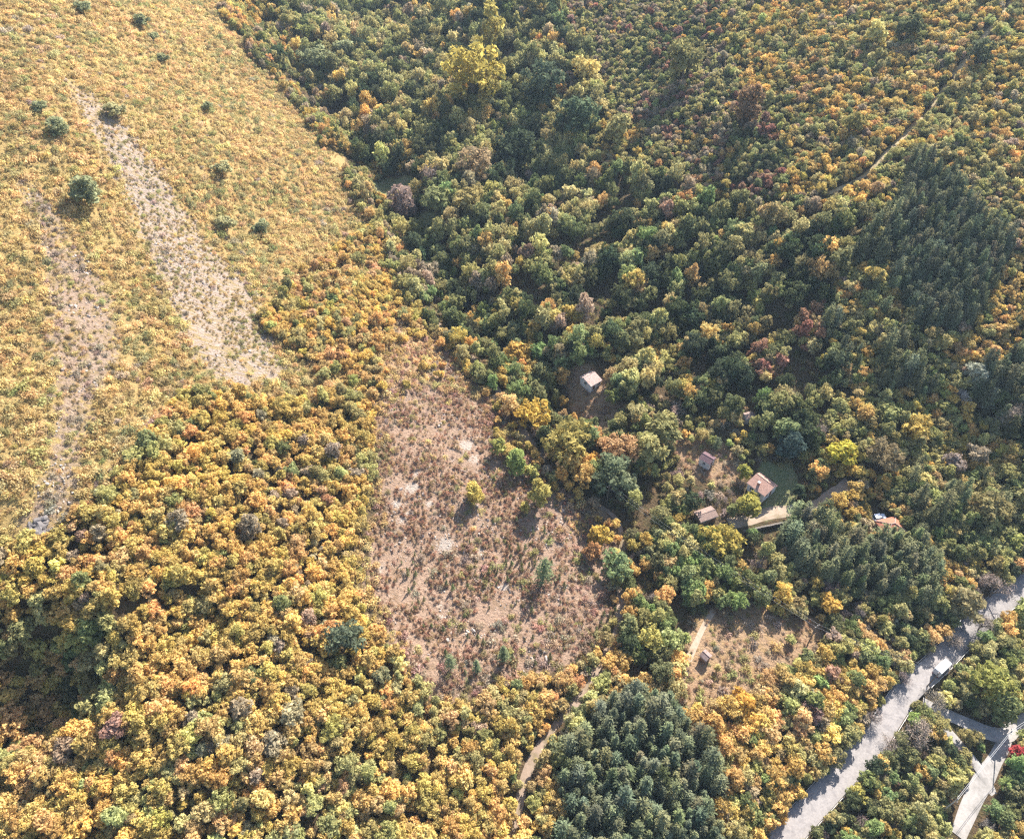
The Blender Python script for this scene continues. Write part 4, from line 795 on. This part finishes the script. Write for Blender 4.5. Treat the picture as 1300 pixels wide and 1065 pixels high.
NOTABLE = [
 notable(74,162,15,'G','round green tree beside the pale bare strip, upper left'), notable(50,134,12,'G','small bluish green bush above the round green tree at the upper left'), notable(110,247,23,'G','broad green tree left of the pale bare strip'),
 notable(331,290,13,'G','round green tree right of the pale bare strip'), notable(286,284,15,'L','broad olive tree right of the middle of the bare strip'), notable(281,216,15,'L','flat olive bush on the golden slope'), notable(263,137,9,'G','small round green bush alone high on the golden slope'),
 notable(180,27,12,'G','bluish green bush high on the golden slope'), notable(193,46,9,'G','small green bush just below the bluish bush at the top left'), notable(145,140,15,'L','wide olive bush against the right edge of the bare strip'), notable(104,10,12,'G','green bush at the top of the golden slope'), notable(208,74,9,'G','dark little bush below the bluish bushes, top left'),
 notable(421,381,11,'A','light green tree alone in the golden belt'), notable(437,808,23,'D','big dark green tree alone in the golden wood left of the clearing', 'big_broadleaf', 1, (.10,.125,.065)), notable(484,858,11,'G','green tree in the golden wood below the big dark one'), notable(115,802,14,'A','pale grey-green tree at the edge of the dark hollow'),
 notable(308,899,14,'P','mauve tree low in the golden wood, left of the taller mauve tree'), notable(372,907,16,'P','larger mauve tree low in the golden wood'), notable(369,879,11,'P','mauve tree just above the larger mauve tree'), notable(146,920,16,'R','pinkish rust tree low in the golden wood', None, 1, (.38,.22,.16)), notable(244,911,10,'P','small mauve tree between the pink one and the mauve group'),
 notable(230,664,15,'P','grey mauve tree in the middle of the golden wood', None, 1, (.34,.28,.18)), notable(316,674,14,'P','grey-brown tree in the golden wood right of the grey mauve one', None, 1, (.30,.24,.15)), notable(421,576,11,'P','mauve tree in the golden wood near the clearing top'), notable(369,626,10,'P','brownish mauve tree in the golden wood left of the clearing'), notable(389,598,9,'P','small mauve tree above the brownish one'), notable(301,580,12,'A','grey-green tree in the golden wood', None, 1, (.26,.25,.13)), notable(345,946,17,'P','grey-olive tree near the bottom of the golden wood', None, 1, (.36,.30,.18)),
 notable(600,92,34,'L','broad yellow-green poplar group crown at the top of the gully', 'big_broadleaf', 1.0, (.42,.34,.06)), notable(621,40,18,'L','pointed yellow-green tree above the broad poplar crown', 'tall_broadleaf', 1.0, (.38,.32,.07)), notable(400,75,24,'G','large round green tree at the head of the gully','big_broadleaf'), notable(350,68,16,'D','dark tree left of the large round one at the gully head'), notable(438,62,16,'G','green tree right of the large round one at the gully head'),
 notable(690,112,26,'D','huge dark green tree in the middle of the upper gully','big_broadleaf',1,(.06,.09,.04)), notable(732,150,26,'D','dark green tree with pale rim below the huge dark one','big_broadleaf',1,(.07,.11,.045)), notable(655,185,24,'D','dark green tree left below the huge dark tree','big_broadleaf'), notable(740,90,18,'Y','golden tree on top of the dark gully trees'), notable(780,170,16,'L','yellow-green tree right of the dark gully trees'),
 notable(552,212,25,'B','large pinkish bare tree in the upper valley','bare',1,(.36,.27,.20)), notable(602,214,22,'O','large ochre-brown tree beside the pinkish bare one','big_broadleaf',1,(.34,.25,.13)), notable(553,256,20,'G','dark green domed tree below the dell'), notable(592,258,19,'L','ochre-olive domed tree right of the dark domed one',None,1,(.33,.27,.09)), notable(512,268,18,'P','mauve pink tree beside the dell',None,1,(.36,.26,.21)), notable(485,182,15,'D','dark tree in the pale wood left of the pinkish bare tree'),
 notable(1153,38,16,'D','dark round tree at the top of the right slope'), notable(1247,66,15,'G','dark green tree beside the firebreak track','big_broadleaf',1,(.09,.11,.045)), notable(1113,46,13,'L','olive tree left of the dark round tree at the top'), notable(1219,131,12,'N','dark conifer right of the firebreak track','pine'), notable(1080,160,15,'L','olive tree left of the firebreak track',None,1,(.26,.23,.06)), notable(870,80,20,'L','olive tree on the reddish top slope',None,1,(.24,.22,.07)), notable(945,140,18,'O','dark orange-brown tree on the reddish slope',None,1,(.22,.13,.06)),
 notable(657,452,18,'O','bright orange-yellow tree at the upper end of the track',None,1,(.55,.36,.08)), notable(676,523,21,'Y','golden tree right of the track beside the clearing','big_broadleaf',1,(.52,.36,.06)), notable(722,556,28,'L','large olive-yellow tree right of the track','big_broadleaf',1,(.34,.28,.07)), notable(783,570,24,'O','rusty orange open-crowned tree below the white cottage','big_broadleaf',1,(.44,.27,.12)), notable(808,578,16,'L','ochre tree beside the rusty orange one',None,1,(.38,.30,.12)), notable(778,606,24,'G','bluish green tree below the rusty orange one','big_broadleaf',1,(.15,.18,.085)), notable(798,614,14,'A','whitish green tree beside the bluish green one',None,1,(.30,.32,.17)), notable(826,573,19,'L','cream-green tree between the rusty tree and the hut',None,1,(.36,.33,.12)), notable(843,542,22,'L','pale olive fan-shaped tree above the hut',None,1,(.30,.28,.10)),
 notable(1068,573,19,'Y','bright lemon yellow tree in the dark valley wood','broadleaf',1,(.50,.44,.05)), notable(1046,537,22,'B','tall brownish bare tree in the dark valley wood','bare',1,(.32,.25,.18)), notable(1160,545,17,'Y','golden tree beneath the blue-shaded hollow',None,1,(.46,.34,.08)), notable(1130,528,14,'A','light green tree left of the golden one',None,1,(.26,.27,.09)), notable(1098,528,12,'O','orange-topped tree in the dark valley wood',None,1,(.46,.30,.09)), notable(1120,580,22,'O','brown rounded tree right of the lemon yellow one','big_broadleaf',1,(.22,.17,.08)),
 notable(950,640,17,'L','round olive-yellow tree beside the tiled cottage',None,1,(.32,.29,.05)), notable(918,682,24,'Y','golden olive tree below the long shed','big_broadleaf',1,(.40,.32,.06)), notable(1003,570,16,'D','bluish dark bush above the mown lawn',None,1,(.06,.10,.08)), notable(993,548,15,'G','feathery green tree above the mown lawn',None,1,(.20,.24,.09)), notable(910,562,11,'N','dark little conifer right above the hut','pine'), notable(944,600,9,'L','small yellow-green bush left of the tiled cottage',None,1,(.34,.33,.06)), notable(1017,625,9,'D','dark bush at the right edge of the lawn'), notable(1110,350,12,'Y','golden tree on the mixed pine slope'),
 notable(632,570,10,'A','pale green tree on the clearing edge, uppermost of three',None,1,(.38,.38,.10)), notable(655,590,13,'A','light green tree on the clearing edge, middle of three',None,1,(.26,.32,.08)), notable(676,598,11,'A','yellow-green tree on the clearing edge, rightmost of three',None,1,(.40,.38,.10)), notable(602,627,12,'Y','yellow bush in the middle of the clearing',None,1,(.52,.42,.10)), notable(683,632,15,'Y','broad yellow bush in the right of the clearing',None,1,(.44,.38,.10)), notable(667,645,7,'Y','tiny yellow bush left of the broad yellow one'),
 notable(1222,497,15,'B','silvery grey bare tree in the dark wood at the right','bare',1,(.46,.42,.38)), notable(1238,478,14,'A','silvery pale green tree behind the silvery bare one',None,1,(.34,.35,.26)), notable(1290,520,22,'B','brown bare tree at the right edge of the wood','bare',1,(.38,.30,.22)), notable(1256,640,23,'L','large olive-brown tree at the mixed pines','big_broadleaf',1,(.26,.22,.08)), notable(1210,590,14,'P','grey-mauve shaggy tree below the blue-shaded hollow',None,1,(.28,.22,.18)), notable(1240,578,14,'B','brownish tree right of the shaggy one','broadleaf',1,(.34,.27,.17)),
 notable(860,668,14,'B','grey bare tree left of the long shed','bare'), notable(1058,742,16,'B','brown bare tree under the pine stand','bare',1,(.28,.19,.15)), notable(965,712,17,'B','mauve bare tree left of the pine stand','bare',1,(.30,.22,.19)), notable(1268,742,27,'B','big bare tree overhanging the road at the right','bare',1,(.36,.28,.22)), notable(1228,768,23,'L','olive-brown tree beside the road below the big bare one',None,1,(.30,.25,.11)), notable(1166,925,26,'B','spreading bare tree below the lane junction','bare',1,(.40,.32,.24)), notable(1192,886,20,'B','grey bare tree at the lane junction','bare',1,(.34,.30,.22)), notable(1055,770,15,'O','orange tree below the pine stand',None,1,(.50,.32,.06)), notable(941,889,16,'O','glowing orange tree at the lower end of the dry field',None,1,(.56,.33,.05)), notable(1030,905,14,'P','mauve brown tree in the orange wood',None,1,(.26,.16,.13)),
 notable(1132,944,17,'B','small bare tree leaning over the lower road','bare',1,(.36,.29,.23)), notable(1212,812,16,'B','bare tree on the right road edge above the truck','bare',1,(.36,.30,.23)), notable(1250,790,17,'B','grey bare tree on the right road edge near the big one','bare',1,(.38,.32,.26)), notable(1112,905,15,'B','bare tree on the left road edge','bare',1,(.30,.24,.2)), notable(1150,860,15,'B','dark bare tree at the left road edge below the pine stand','bare',1,(.27,.21,.18)),
 notable(1294,962,12,'R','crimson red bush in the lower right corner',None,1,(.42,.05,.05)), notable(1256,868,24,'L','large yellow-green tree right of the truck','big_broadleaf',1,(.28,.28,.06)), notable(1275,905,16,'G','green tree above the shaded lane'), notable(785,715,20,'A','soft green tree right of the track near the clearing corner','big_broadleaf',1,(.20,.26,.10)), notable(762,680,15,'Y','golden tree at the right corner of the clearing',None,1,(.52,.36,.06)), notable(753,700,11,'O','rust-orange tree at the right corner of the clearing',None,1,(.42,.22,.08)),
 notable(690,722,15,'M','tallest young pine in the clearing','pine',1,(.10,.13,.05)), notable(640,828,13,'M','dark pine at the lower edge of the clearing','pine',1,(.11,.13,.05)), notable(572,838,13,'M','pale pine at the lower left of the clearing','pine',1,(.12,.14,.06)), notable(605,845,13,'M','pine between the other two at the lower clearing edge','pine',1,(.11,.14,.06)),
]
POS = []; HASH = {}
def put(x, y, r, h, code, zone, shape, tint, words, var, sc):
    k = len(POS); POS.append(dict(x=x, y=y, z=float(height(x, y)), r=r, h=h, code=code, zone=zone, shape=shape, tint=tint, words=words, var=var, sc=sc)); HASH.setdefault((int(x // 4), int(y // 4)), []).append(k)
def collides(x, y, r, pack):
    i, j = int(x // 4), int(y // 4)
    for a in range(i - 3, i + 4):
        for b in range(j - 3, j + 4):
            for k in HASH.get((a, b), ()):
                q = POS[k]; d2 = (q['x'] - x) ** 2 + (q['y'] - y) ** 2; m = pack * (r + q['r'])
                if d2 < m * m: return True
    return False
def tint_of(code, jitter=.12):
    c = np.array(PAL[code][RNG.integers(0, len(PAL[code]))]); return np.clip(c * (1 + RNG.normal() * jitter) * (1 + RNG.normal(size=3) * .05), .01, .8)
def dims(shape, r):
    """scale of the shared mesh and height of the plant for a crown radius"""
    if shape == 'broadleaf': return (r / .98, r / .98, r / .98 * RNG.uniform(.9, 1.2)), r * 2.0
    if shape == 'big_broadleaf': return (r, r, r * RNG.uniform(.85, 1.1)), r * 2.0
    if shape == 'tall_broadleaf': return (r / .95, r / .95, r * RNG.uniform(1.0, 1.25)), r * 3.0
    if shape == 'bare': return (r / 1.15, r / 1.15, r / 1.15 * RNG.uniform(.95, 1.15)), r * 2.0
    if shape == 'shrub': return (r, r, r * RNG.uniform(.9, 1.35)), r
    if shape == 'young_pine': h = r * RNG.uniform(1.6, 2.6); return (r * 1.5, r * 1.5, h), h
    if shape == 'pine': h = r * RNG.uniform(3.5, 6.0); return (h * RNG.uniform(.9, 1.1),) * 2 + (h,), h
for (px, py, rpx, code, words, shape, tall, tint) in NOTABLE:
    d0 = np.linalg.norm(np.array(hit(np.array(px, float), np.array(py, float)))); 
    x, y = hit(np.array(float(px)), np.array(float(py)), 2.0); dep = project(x, y, height(x, y))[2]; r = float(rpx * dep / FPX)
    shp = shape or ('bare' if code == 'B' else 'pine' if code in 'NM' else 'broadleaf')
    if shp == 'pine': r *= .62
    slope_bush = px < 440 and py < 400
    if slope_bush: r *= .85
    sc, h = dims(shp, r)
    if slope_bush: sc = (sc[0], sc[1], sc[2] * .72); h *= .72; tint = (.27, .29, .14) if code == 'G' else (.36, .34, .16) if code == 'L' else tint
    x, y = hit(np.array(float(px)), np.array(float(py)), h * .55)
    put(float(x), float(y), r * .85, h, code, words, shp, (np.array(tint) * .92 + .035) if tint else tint_of(code, .05), words, int(RNG.integers(0, len(SHAPES[shp]))), sc)
n_not = len(POS)
# candidates over everything the camera could see, and some way round it
NC = 420000
CX = RNG.uniform(-330, 480, NC); CY = RNG.uniform(10, 760, NC); CZ = height(CX, CY); CPX, CPY, CD = project(CX, CY, CZ)
UPX, UPY, _ = project(CX, CY, CZ + 2.4)
wx = UPX + 14 * fbm(CX, CY, 11.0, 101); wy = UPY + 14 * fbm(CX, CY, 11.0, 131)
ok = (CPX > -170) & (CPX < 1470) & (CPY > -130) & (CPY < 1240)
for P, hw in ((ROAD, 3.3), (SIDE_A, 2.6), (SIDE_B, 1.9), (SIDE_C, 3.2), (TRACK, 1.15), (TRACK_TOP, 1.5), (TRACK_SHED, 2.0), (DRIVE, 2.6)): ok &= dist_path(CX, CY, P)[0] > hw
for lw_ in (LAWN, LAWN2, DELL1, YARD5, DELL2): ok &= ~inside(CPX, CPY, lw_)
zid = np.zeros(NC, int)
for k, z in enumerate(ZONES):
    if z[1] is not None: zid[inside(wx, wy, z[1])] = k
sunh = np.array([math.sin(SUN_AZ), math.cos(SUN_AZ)]); cot = 1 / math.tan(SUN_EL)
u1 = RNG.random(NC); u2 = RNG.random(NC); u3 = RNG.random(NC)
clump = fbm(CX, CY, 24.0, 201); gap = fbm(CX, CY, 9.0, 301)
rowg = np.sin((CY * math.cos(math.radians(25)) - CX * math.sin(math.radians(25))) / 15.0 * 6.283 + 2.2 * fbm(CX, CY, 40.0, 401))
VALLEY = ('gully', 'valley', 'mixed wood', 'light green')
PPT = np.array([project(q[0], q[1], height(q[0], q[1]))[:2] for q in TRACK_TOP]); PPB = np.array([project(q[0], q[1], height(q[0], q[1]))[:2] for q in TRACK]); PPB = PPB[PPB[:, 1] > 765]
for i in np.where(ok)[0]:
    z = ZONES[zid[i]]
    if u3[i] > z[6]: continue
    val = any(w in z[0] for w in VALLEY)
    if val and (gap[i] < -.22 or (rowg[i] < -.62 and 'gully' not in z[0] and 'light' not in z[0])): continue
    if 'strip' in z[0] and RNG.random() > .75 + 1.6 * gap[i]: continue
    if 'pinkish clearing' in z[0] and min(math.hypot(CPX[i] - a_, CPY[i] - b_) / c_ for a_, b_, c_ in STONY) < .9: continue
    if 'clearing' in z[0] and 'pinkish' in z[0] and RNG.random() > .5 + 1.6 * clump[i] + gap[i]: continue
    x, y = CX[i], CY[i]; r = z[3] + (z[4] - z[3]) * u1[i] ** 1.4
    codes = list(z[2]); wts = np.cumsum(list(z[2].values())); code = codes[min(len(codes) - 1, int(np.searchsorted(wts, (.5 * u2[i] + 1.25 * clump[i] + .45) % 1.0 * wts[-1])))]
    if code == 'N' or code == 'M': r = min(r, 2.2)
    if collides(x, y, r * (.7 if code in 'NM' else 1), z[5]): continue
    ks = KINDS[code][5]; shp = ks[0] if (len(ks) == 1 or r < 1.55 or RNG.random() < .25) else 'big_broadleaf'
    if 'tall_broadleaf' in ks and RNG.random() < .12 and r < 2.4: shp = 'tall_broadleaf'
    sc, h = dims(shp, r); ppm = FPX / CD[i]
    if val and KINDS[code][3] == 'tree': sc = (sc[0], sc[1], sc[2] * 1.3); h *= 1.3
    bad = 900 < CPX[i] and CPY[i] < 300 and float(np.hypot(PPT[:, 0] - UPX[i], PPT[:, 1] - UPY[i]).min()) < r * ppm * .8
    bad = bad or (640 < CPX[i] < 820 and CPY[i] > 750 and float(np.hypot(PPB[:, 0] - UPX[i], PPB[:, 1] - UPY[i]).min()) < r * ppm * .75 + 1)
    if bad: continue
    qx, qy, qd = project(x, y, CZ[i] + h * .6)
    for (ex, ey, er) in EXCL:
        dd = math.hypot(qx - ex, qy - ey)
        if dd < er + r * ppm * .9 or (h > 2 and math.hypot(CPX[i] - ex, CPY[i] - ey) < er + r * ppm * .4): bad = True; break
    if bad: continue
    for (sp, sr) in SHADE:
        v = np.array([x - sp.x, y - sp.y]); al = v @ sunh; ac = abs(v[0] * sunh[1] - v[1] * sunh[0])
        if 0 < al < (CZ[i] + h - sp.z) * cot * .8 and ac < sr + r * .3: bad = True; break
    if bad: continue
    put(float(x), float(y), r, h, code, z[0], shp, tint_of(code, .2 if code in 'NM' else .13), None, int(RNG.integers(0, len(SHAPES[shp]))), sc)
print('plants', len(POS))
LAND = [('the pale bare strip', 215, 280), ('the foot of the pale bare strip', 335, 455), ('the head of the pale bare strip', 95, 110), ('the pinkish bare strip', 70, 300), ('the lower pinkish bare strip', 100, 530), ('the rock outcrop', 52, 680), ('the dark hollow', 60, 850), ('the mauve tree group', 350, 890), ('the big dark green tree', 437, 808),
 ('the clearing top', 550, 495), ('the clearing left edge', 470, 660), ('the clearing foot', 580, 870), ('the clearing right corner', 775, 700), ('the clearing middle', 620, 690), ('the track bend', 750, 862), ('the track top', 512, 372), ('the white-walled cottage', 750, 480), ('the plum-roofed hut', 898, 582), ('the tiled cottage', 968, 615), ('the long shed', 896, 653), ('the orange-roofed house', 1131, 668), ('the tiny shed', 896, 832), ('the lone pole', 1026, 816), ('the white truck', 1193, 846), ('the lane junction', 1180, 895), ('the lane pole', 1264, 945), ('the crimson bush', 1294, 962),
 ('the bottom pine clump', 800, 930), ('the road foot', 1060, 972), ('the pine stand above the road', 1090, 715), ('the big bare roadside tree', 1268, 742), ('the silvery bare tree', 1222, 497), ('the lemon yellow tree', 1068, 573), ('the red and orange patch', 1000, 435), ('the upper pine stand', 1205, 310), ('the firebreak foot', 1050, 247), ('the firebreak track', 1160, 160), ('the firebreak head', 1270, 20), ('the dark round top tree', 1153, 38), ('the shaded dell', 500, 240), ('the broad poplar crown', 600, 92), ('the huge dark gully tree', 690, 112), ('the large round gully tree', 400, 75), ('the dark orange-brown tree', 945, 140), ('the domed green tree', 553, 256)]
LXY = np.array([(a, b) for _, a, b in LAND], float)
def describe(q, px, py):
    dx, dy = px - LXY[:, 0], py - LXY[:, 1]; dd = np.hypot(dx, dy); k = int(dd.argmin()); d = dd[k]
    a = math.degrees(math.atan2(-dy[k], dx[k])) % 360
    rel = ('right of', 'above right of', 'above', 'above left of', 'left of', 'below left of', 'below', 'below right of')[int((a + 22.5) // 45) % 8]
    far = 'close ' if d < 45 else '' if d < 110 else 'far '
    K = KINDS[q['code']]; size = ('small', 'medium', 'large')[int(q['r'] > 1.5) + int(q['r'] > 2.2)] if K[3] == 'tree' else ('small', 'large')[int(q['r'] > (1.2 if K[3] == 'shrub' else 1.0))]
    return f"{size} {K[2]} {K[3]} {far}{rel} {LAND[k][0]}", f"{size} {K[4]} {far}{rel} {LAND[k][0]}"
PXA = np.array([project(q['x'], q['y'], q['z'] + q['h'] * .6) for q in POS])
def rot_of(q): return (RNG.normal() * .04, RNG.normal() * .04, RNG.uniform(0, 6.283))
by = {}
for k, q in enumerate(POS): by.setdefault(KINDS[q['code']][0], []).append(k)
LIMIT = 290
for kind, ks in by.items():
    seen = [k for k in ks if -6 < PXA[k, 0] < 1306 and -6 < PXA[k, 1] < 1071]
    seen.sort(key=lambda k: -(POS[k]['r'] / PXA[k, 2]) - (9 if POS[k]['words'] else 0))
    single = set(seen[:LIMIT]); parts = set(seen[:70]) | {k for k in seen if POS[k]['words']}
    rest = {}
    for k in ks:
        q = POS[k]; K = KINDS[q['code']]; px, py, dp = PXA[k]
        if k not in single: rest.setdefault(q['shape'], []).append(k); continue
        lab, grp = (q['words'], None) if q['words'] else describe(q, px, py)
        whole, crown, trunk = SHAPES[q['shape']][q['var']]; loc = Vector((q['x'], q['y'], q['z'] - .05)); rt = rot_of(q)
        if k in parts:
            root = empty(K[0], loc, 0, lab, K[1], grp); root.rotation_euler = rt; root.scale = q['sc']
            c = bpy.data.objects.new('crown', crown); COL.objects.link(c); c.parent = root; c['tint'] = [float(v) for v in q['tint']]
            t = bpy.data.objects.new('trunk', trunk); COL.objects.link(t); t.parent = root
        else:
            o = bpy.data.objects.new(K[0], whole); COL.objects.link(o); o.location = loc; o.rotation_euler = rt; o.scale = q['sc']; o['tint'] = [float(v) for v in q['tint']]; tag(o, lab, K[1], grp)
    for shp, kk in rest.items():
        K = KINDS[POS[kk[0]]['code']]
        nm = {'tree': 'wood', 'shrub': 'scrub', 'pine': 'pinewood'}[K[3]]
        scatter(f"{K[0].rsplit('_', 1)[0]}_{nm}", shp, [(POS[k]['x'], POS[k]['y'], POS[k]['z'] - .05) for k in kk], [rot_of(POS[k]) for k in kk], [POS[k]['sc'] for k in kk], [POS[k]['var'] for k in kk], np.array([POS[k]['tint'] for k in kk]),
            f"the many smaller and farther {K[4]} of the wooded slopes" if K[3] != 'shrub' else f"the many smaller {K[4]} of the open slopes", K[1] + ' mass')

# ------------------------------------------------------------------ dry grass and weeds
def grass_field(name, test, n, pal, s0, s1, label, cat='grass', zs=1.0):
    x = RNG.uniform(-230, 330, n); y = RNG.uniform(20, 520, n); z = height(x, y); px, py, d = project(x, y, z)
    k = test(px + 6 * fbm(x, y, 9., 31), py + 6 * fbm(x, y, 9., 57)) & (px > -120) & (px < 1400) & (py > -100) & (py < 1200)
    for P, hw in ((ROAD, 3.3), (TRACK, 1.5), (DRIVE, 2.2), (SIDE_A, 2.4), (SIDE_B, 1.7), (SIDE_C, 3.2)): k &= dist_path(x, y, P)[0] > hw
    k &= RNG.random(n) < np.clip(.55 + 1.3 * fbm(x, y, 6.0, 77), .08, 1)
    x, y, z = x[k], y[k], z[k]; m = len(x); s = RNG.uniform(s0, s1, m)
    t = np.array(pal)[RNG.integers(0, len(pal), m)] * RNG.uniform(.75, 1.25, (m, 1))
    rot = np.stack([RNG.normal(size=m) * .1, RNG.normal(size=m) * .1, RNG.uniform(0, 6.28, m)], -1)
    scatter(name, 'tuft', np.stack([x, y, z - .05], -1), rot, np.stack([s, s, s * RNG.uniform(.7, 1.3, m) * zs], -1), RNG.integers(0, 5, m), np.clip(t, .01, .8), label, cat); print(name, m)
rub = bpy.data.collections.new('rubble_shapes')
for i_ in range(5):
    o = bpy.data.objects.new(f'rubble_{i_:02d}', rock_mesh('rubble', M_ROCK, 1)); rub.objects.link(o)
PROTO['rubble'] = rub
def rubble(name, test, n, label):
    x = RNG.uniform(-230, 120, n); y = RNG.uniform(20, 330, n); z = height(x, y); px, py, d = project(x, y, z)
    k = test(px + 10 * fbm(x, y, 9., 31), py + 10 * fbm(x, y, 9., 57)) & (RNG.random(n) < np.clip(.1 + 2.2 * fbm(x, y, 7.0, 511), .02, 1)) & (px > -100) & (py > -80)
    x, y, z = x[k], y[k], z[k]; m = len(x); s_ = np.clip(RNG.lognormal(-2.0, .6, m), .05, .6)
    scatter(name, 'rubble', np.stack([x, y, z], -1), RNG.uniform(0, 6.28, (m, 3)), np.stack([s_, s_ * RNG.uniform(.7, 1.4, m), s_], -1), RNG.integers(0, 5, m), np.ones((m, 3)) * .4, label, 'stones'); print(name, m)
rubble('rubble', lambda a, b: inside(a, b, STRIP_A) | inside(a, b, STRIP_B), 260000, 'loose pale stones strewn over the bare strips of the left slope')
rubble('stones', lambda a, b: inside(a, b, CLEAR), 200000, 'small pale stones lying about the pinkish clearing')
strip = lambda a, b: inside(a, b, STRIP_A) | inside(a, b, STRIP_A2)
grass_field('dry_grass', lambda a, b: inside(a, b, LEFTSCRUB) & ~strip(a, b) & ~inside(a, b, STRIP_B), 300000, [(.54,.41,.19),(.56,.42,.21),(.49,.40,.18),(.43,.37,.17),(.55,.39,.21)], .7, 1.6, 'tall dry golden grass between the shrubs of the upper left slope')
grass_field('sparse_grass', lambda a, b: strip(a, b) | inside(a, b, STRIP_B), 300000, [(.44,.35,.18),(.48,.37,.20),(.36,.31,.15)], .4, 1.1, 'sparse dry tussocks on the bare strips of the left slope')
grass_field('dry_weeds', lambda a, b: (inside(a, b, CLEAR) | inside(a, b, PINKEDGE)) & (np.min([np.hypot(a - x_, b - y_) / r_ for x_, y_, r_ in STONY], axis=0) > .8), 600000, [(.48,.34,.23),(.44,.28,.20),(.51,.38,.26),(.40,.24,.165),(.48,.37,.23),(.38,.32,.18)], .4, 1.1, 'rusty and straw-coloured dry weeds covering the pinkish clearing', 'weeds', 1.6)
grass_field('field_grass', lambda a, b: inside(a, b, FIELD) | inside(a, b, GARDEN1) | inside(a, b, GARDEN2), 260000, [(.42,.32,.20),(.44,.32,.23),(.37,.30,.16),(.40,.27,.18)], .5, 1.3, 'dry straw-coloured grass of the lower field and gardens')
grass_field('meadow_grass', lambda a, b: inside(a, b, LAWN) | inside(a, b, LAWN2) | inside(a, b, DELL1) | inside(a, b, DELL2), 200000, [(.20,.22,.09),(.24,.25,.11),(.17,.20,.08)], .15, .35, 'short green grass of the lawn and the shaded dell')

# undergrowth below the crowns
n = 60000; x = RNG.uniform(-300, 440, n); y = RNG.uniform(15, 700, n); z = height(x, y); px, py, d = project(x, y, z)
k = (px > -120) & (px < 1420) & (py > -100) & (py < 1200)
for zone in (LEFTSCRUB, CLEAR, PINKEDGE, FIELD, LAWN, LAWN2, DELL1, DELL2, GARDEN1, GARDEN2, YARD5): k &= ~inside(px, py, zone)
for P, hw in ((ROAD, 3.3), (TRACK, 1.0), (TRACK_TOP, 1.1), (TRACK_SHED, 1.6), (DRIVE, 2.4), (SIDE_A, 2.6), (SIDE_B, 2.0), (SIDE_C, 3.4)): k &= dist_path(x, y, P)[0] > hw
for (ex, ey, er) in EXCL: k &= np.hypot(px - ex, py - ey) > er + 4
x, y, z = x[k], y[k], z[k]; m = len(x); sc_ = RNG.uniform(.7, 1.35, m); pal = np.array([(.36,.30,.13),(.30,.26,.12),(.24,.24,.10),(.34,.24,.14),(.18,.19,.09)])
gw = inside(*project(x, y, z)[:2], [q for q in ZONES if q[0] == 'in the golden wood on the left'][0][1])
ut = pal[RNG.integers(0, 5, m)]; gp = np.array([(.52,.40,.15),(.46,.38,.15),(.50,.36,.16)]); ut = np.where(gw[:, None], gp[RNG.integers(0, 3, m)], ut); sc_ = np.where(gw, sc_ * 1.3, sc_)
scatter('undergrowth', 'shrub', np.stack([x, y, z - .05], -1), np.stack([RNG.normal(size=m) * .08, RNG.normal(size=m) * .08, RNG.uniform(0, 6.28, m)], -1), np.stack([sc_, sc_, sc_ * RNG.uniform(.7, 1.1, m)], -1), RNG.integers(0, 5, m), ut * RNG.uniform(.8, 1.2, (m, 1)), 'low olive and brown undergrowth filling the gaps between the crowns', 'undergrowth'); print('undergrowth', m)

# ------------------------------------------------------------------ the air of the valley
HAZE = 0.00008
if HAZE:
    m, nt, out = mat('valley_air'); v = N(nt, 'ShaderNodeVolumePrincipled', i_Density=HAZE, i_Anisotropy=.1); v.inputs['Color'].default_value = (.62, .80, 1.0, 1)
    nt.links.new(v.outputs[0], out.inputs['Volume'])
    zt = max(CAM_H + 20, float(HZ.max()) + 25)
    hz = MB().box(GX0 - 20, GY0 - 20, float(HZ.min()) - 1, GX1 + 20, GY1 + 20, zt).build('haze', m); tag(hz, 'thin pale autumn haze filling the valley', 'haze', kind='stuff')
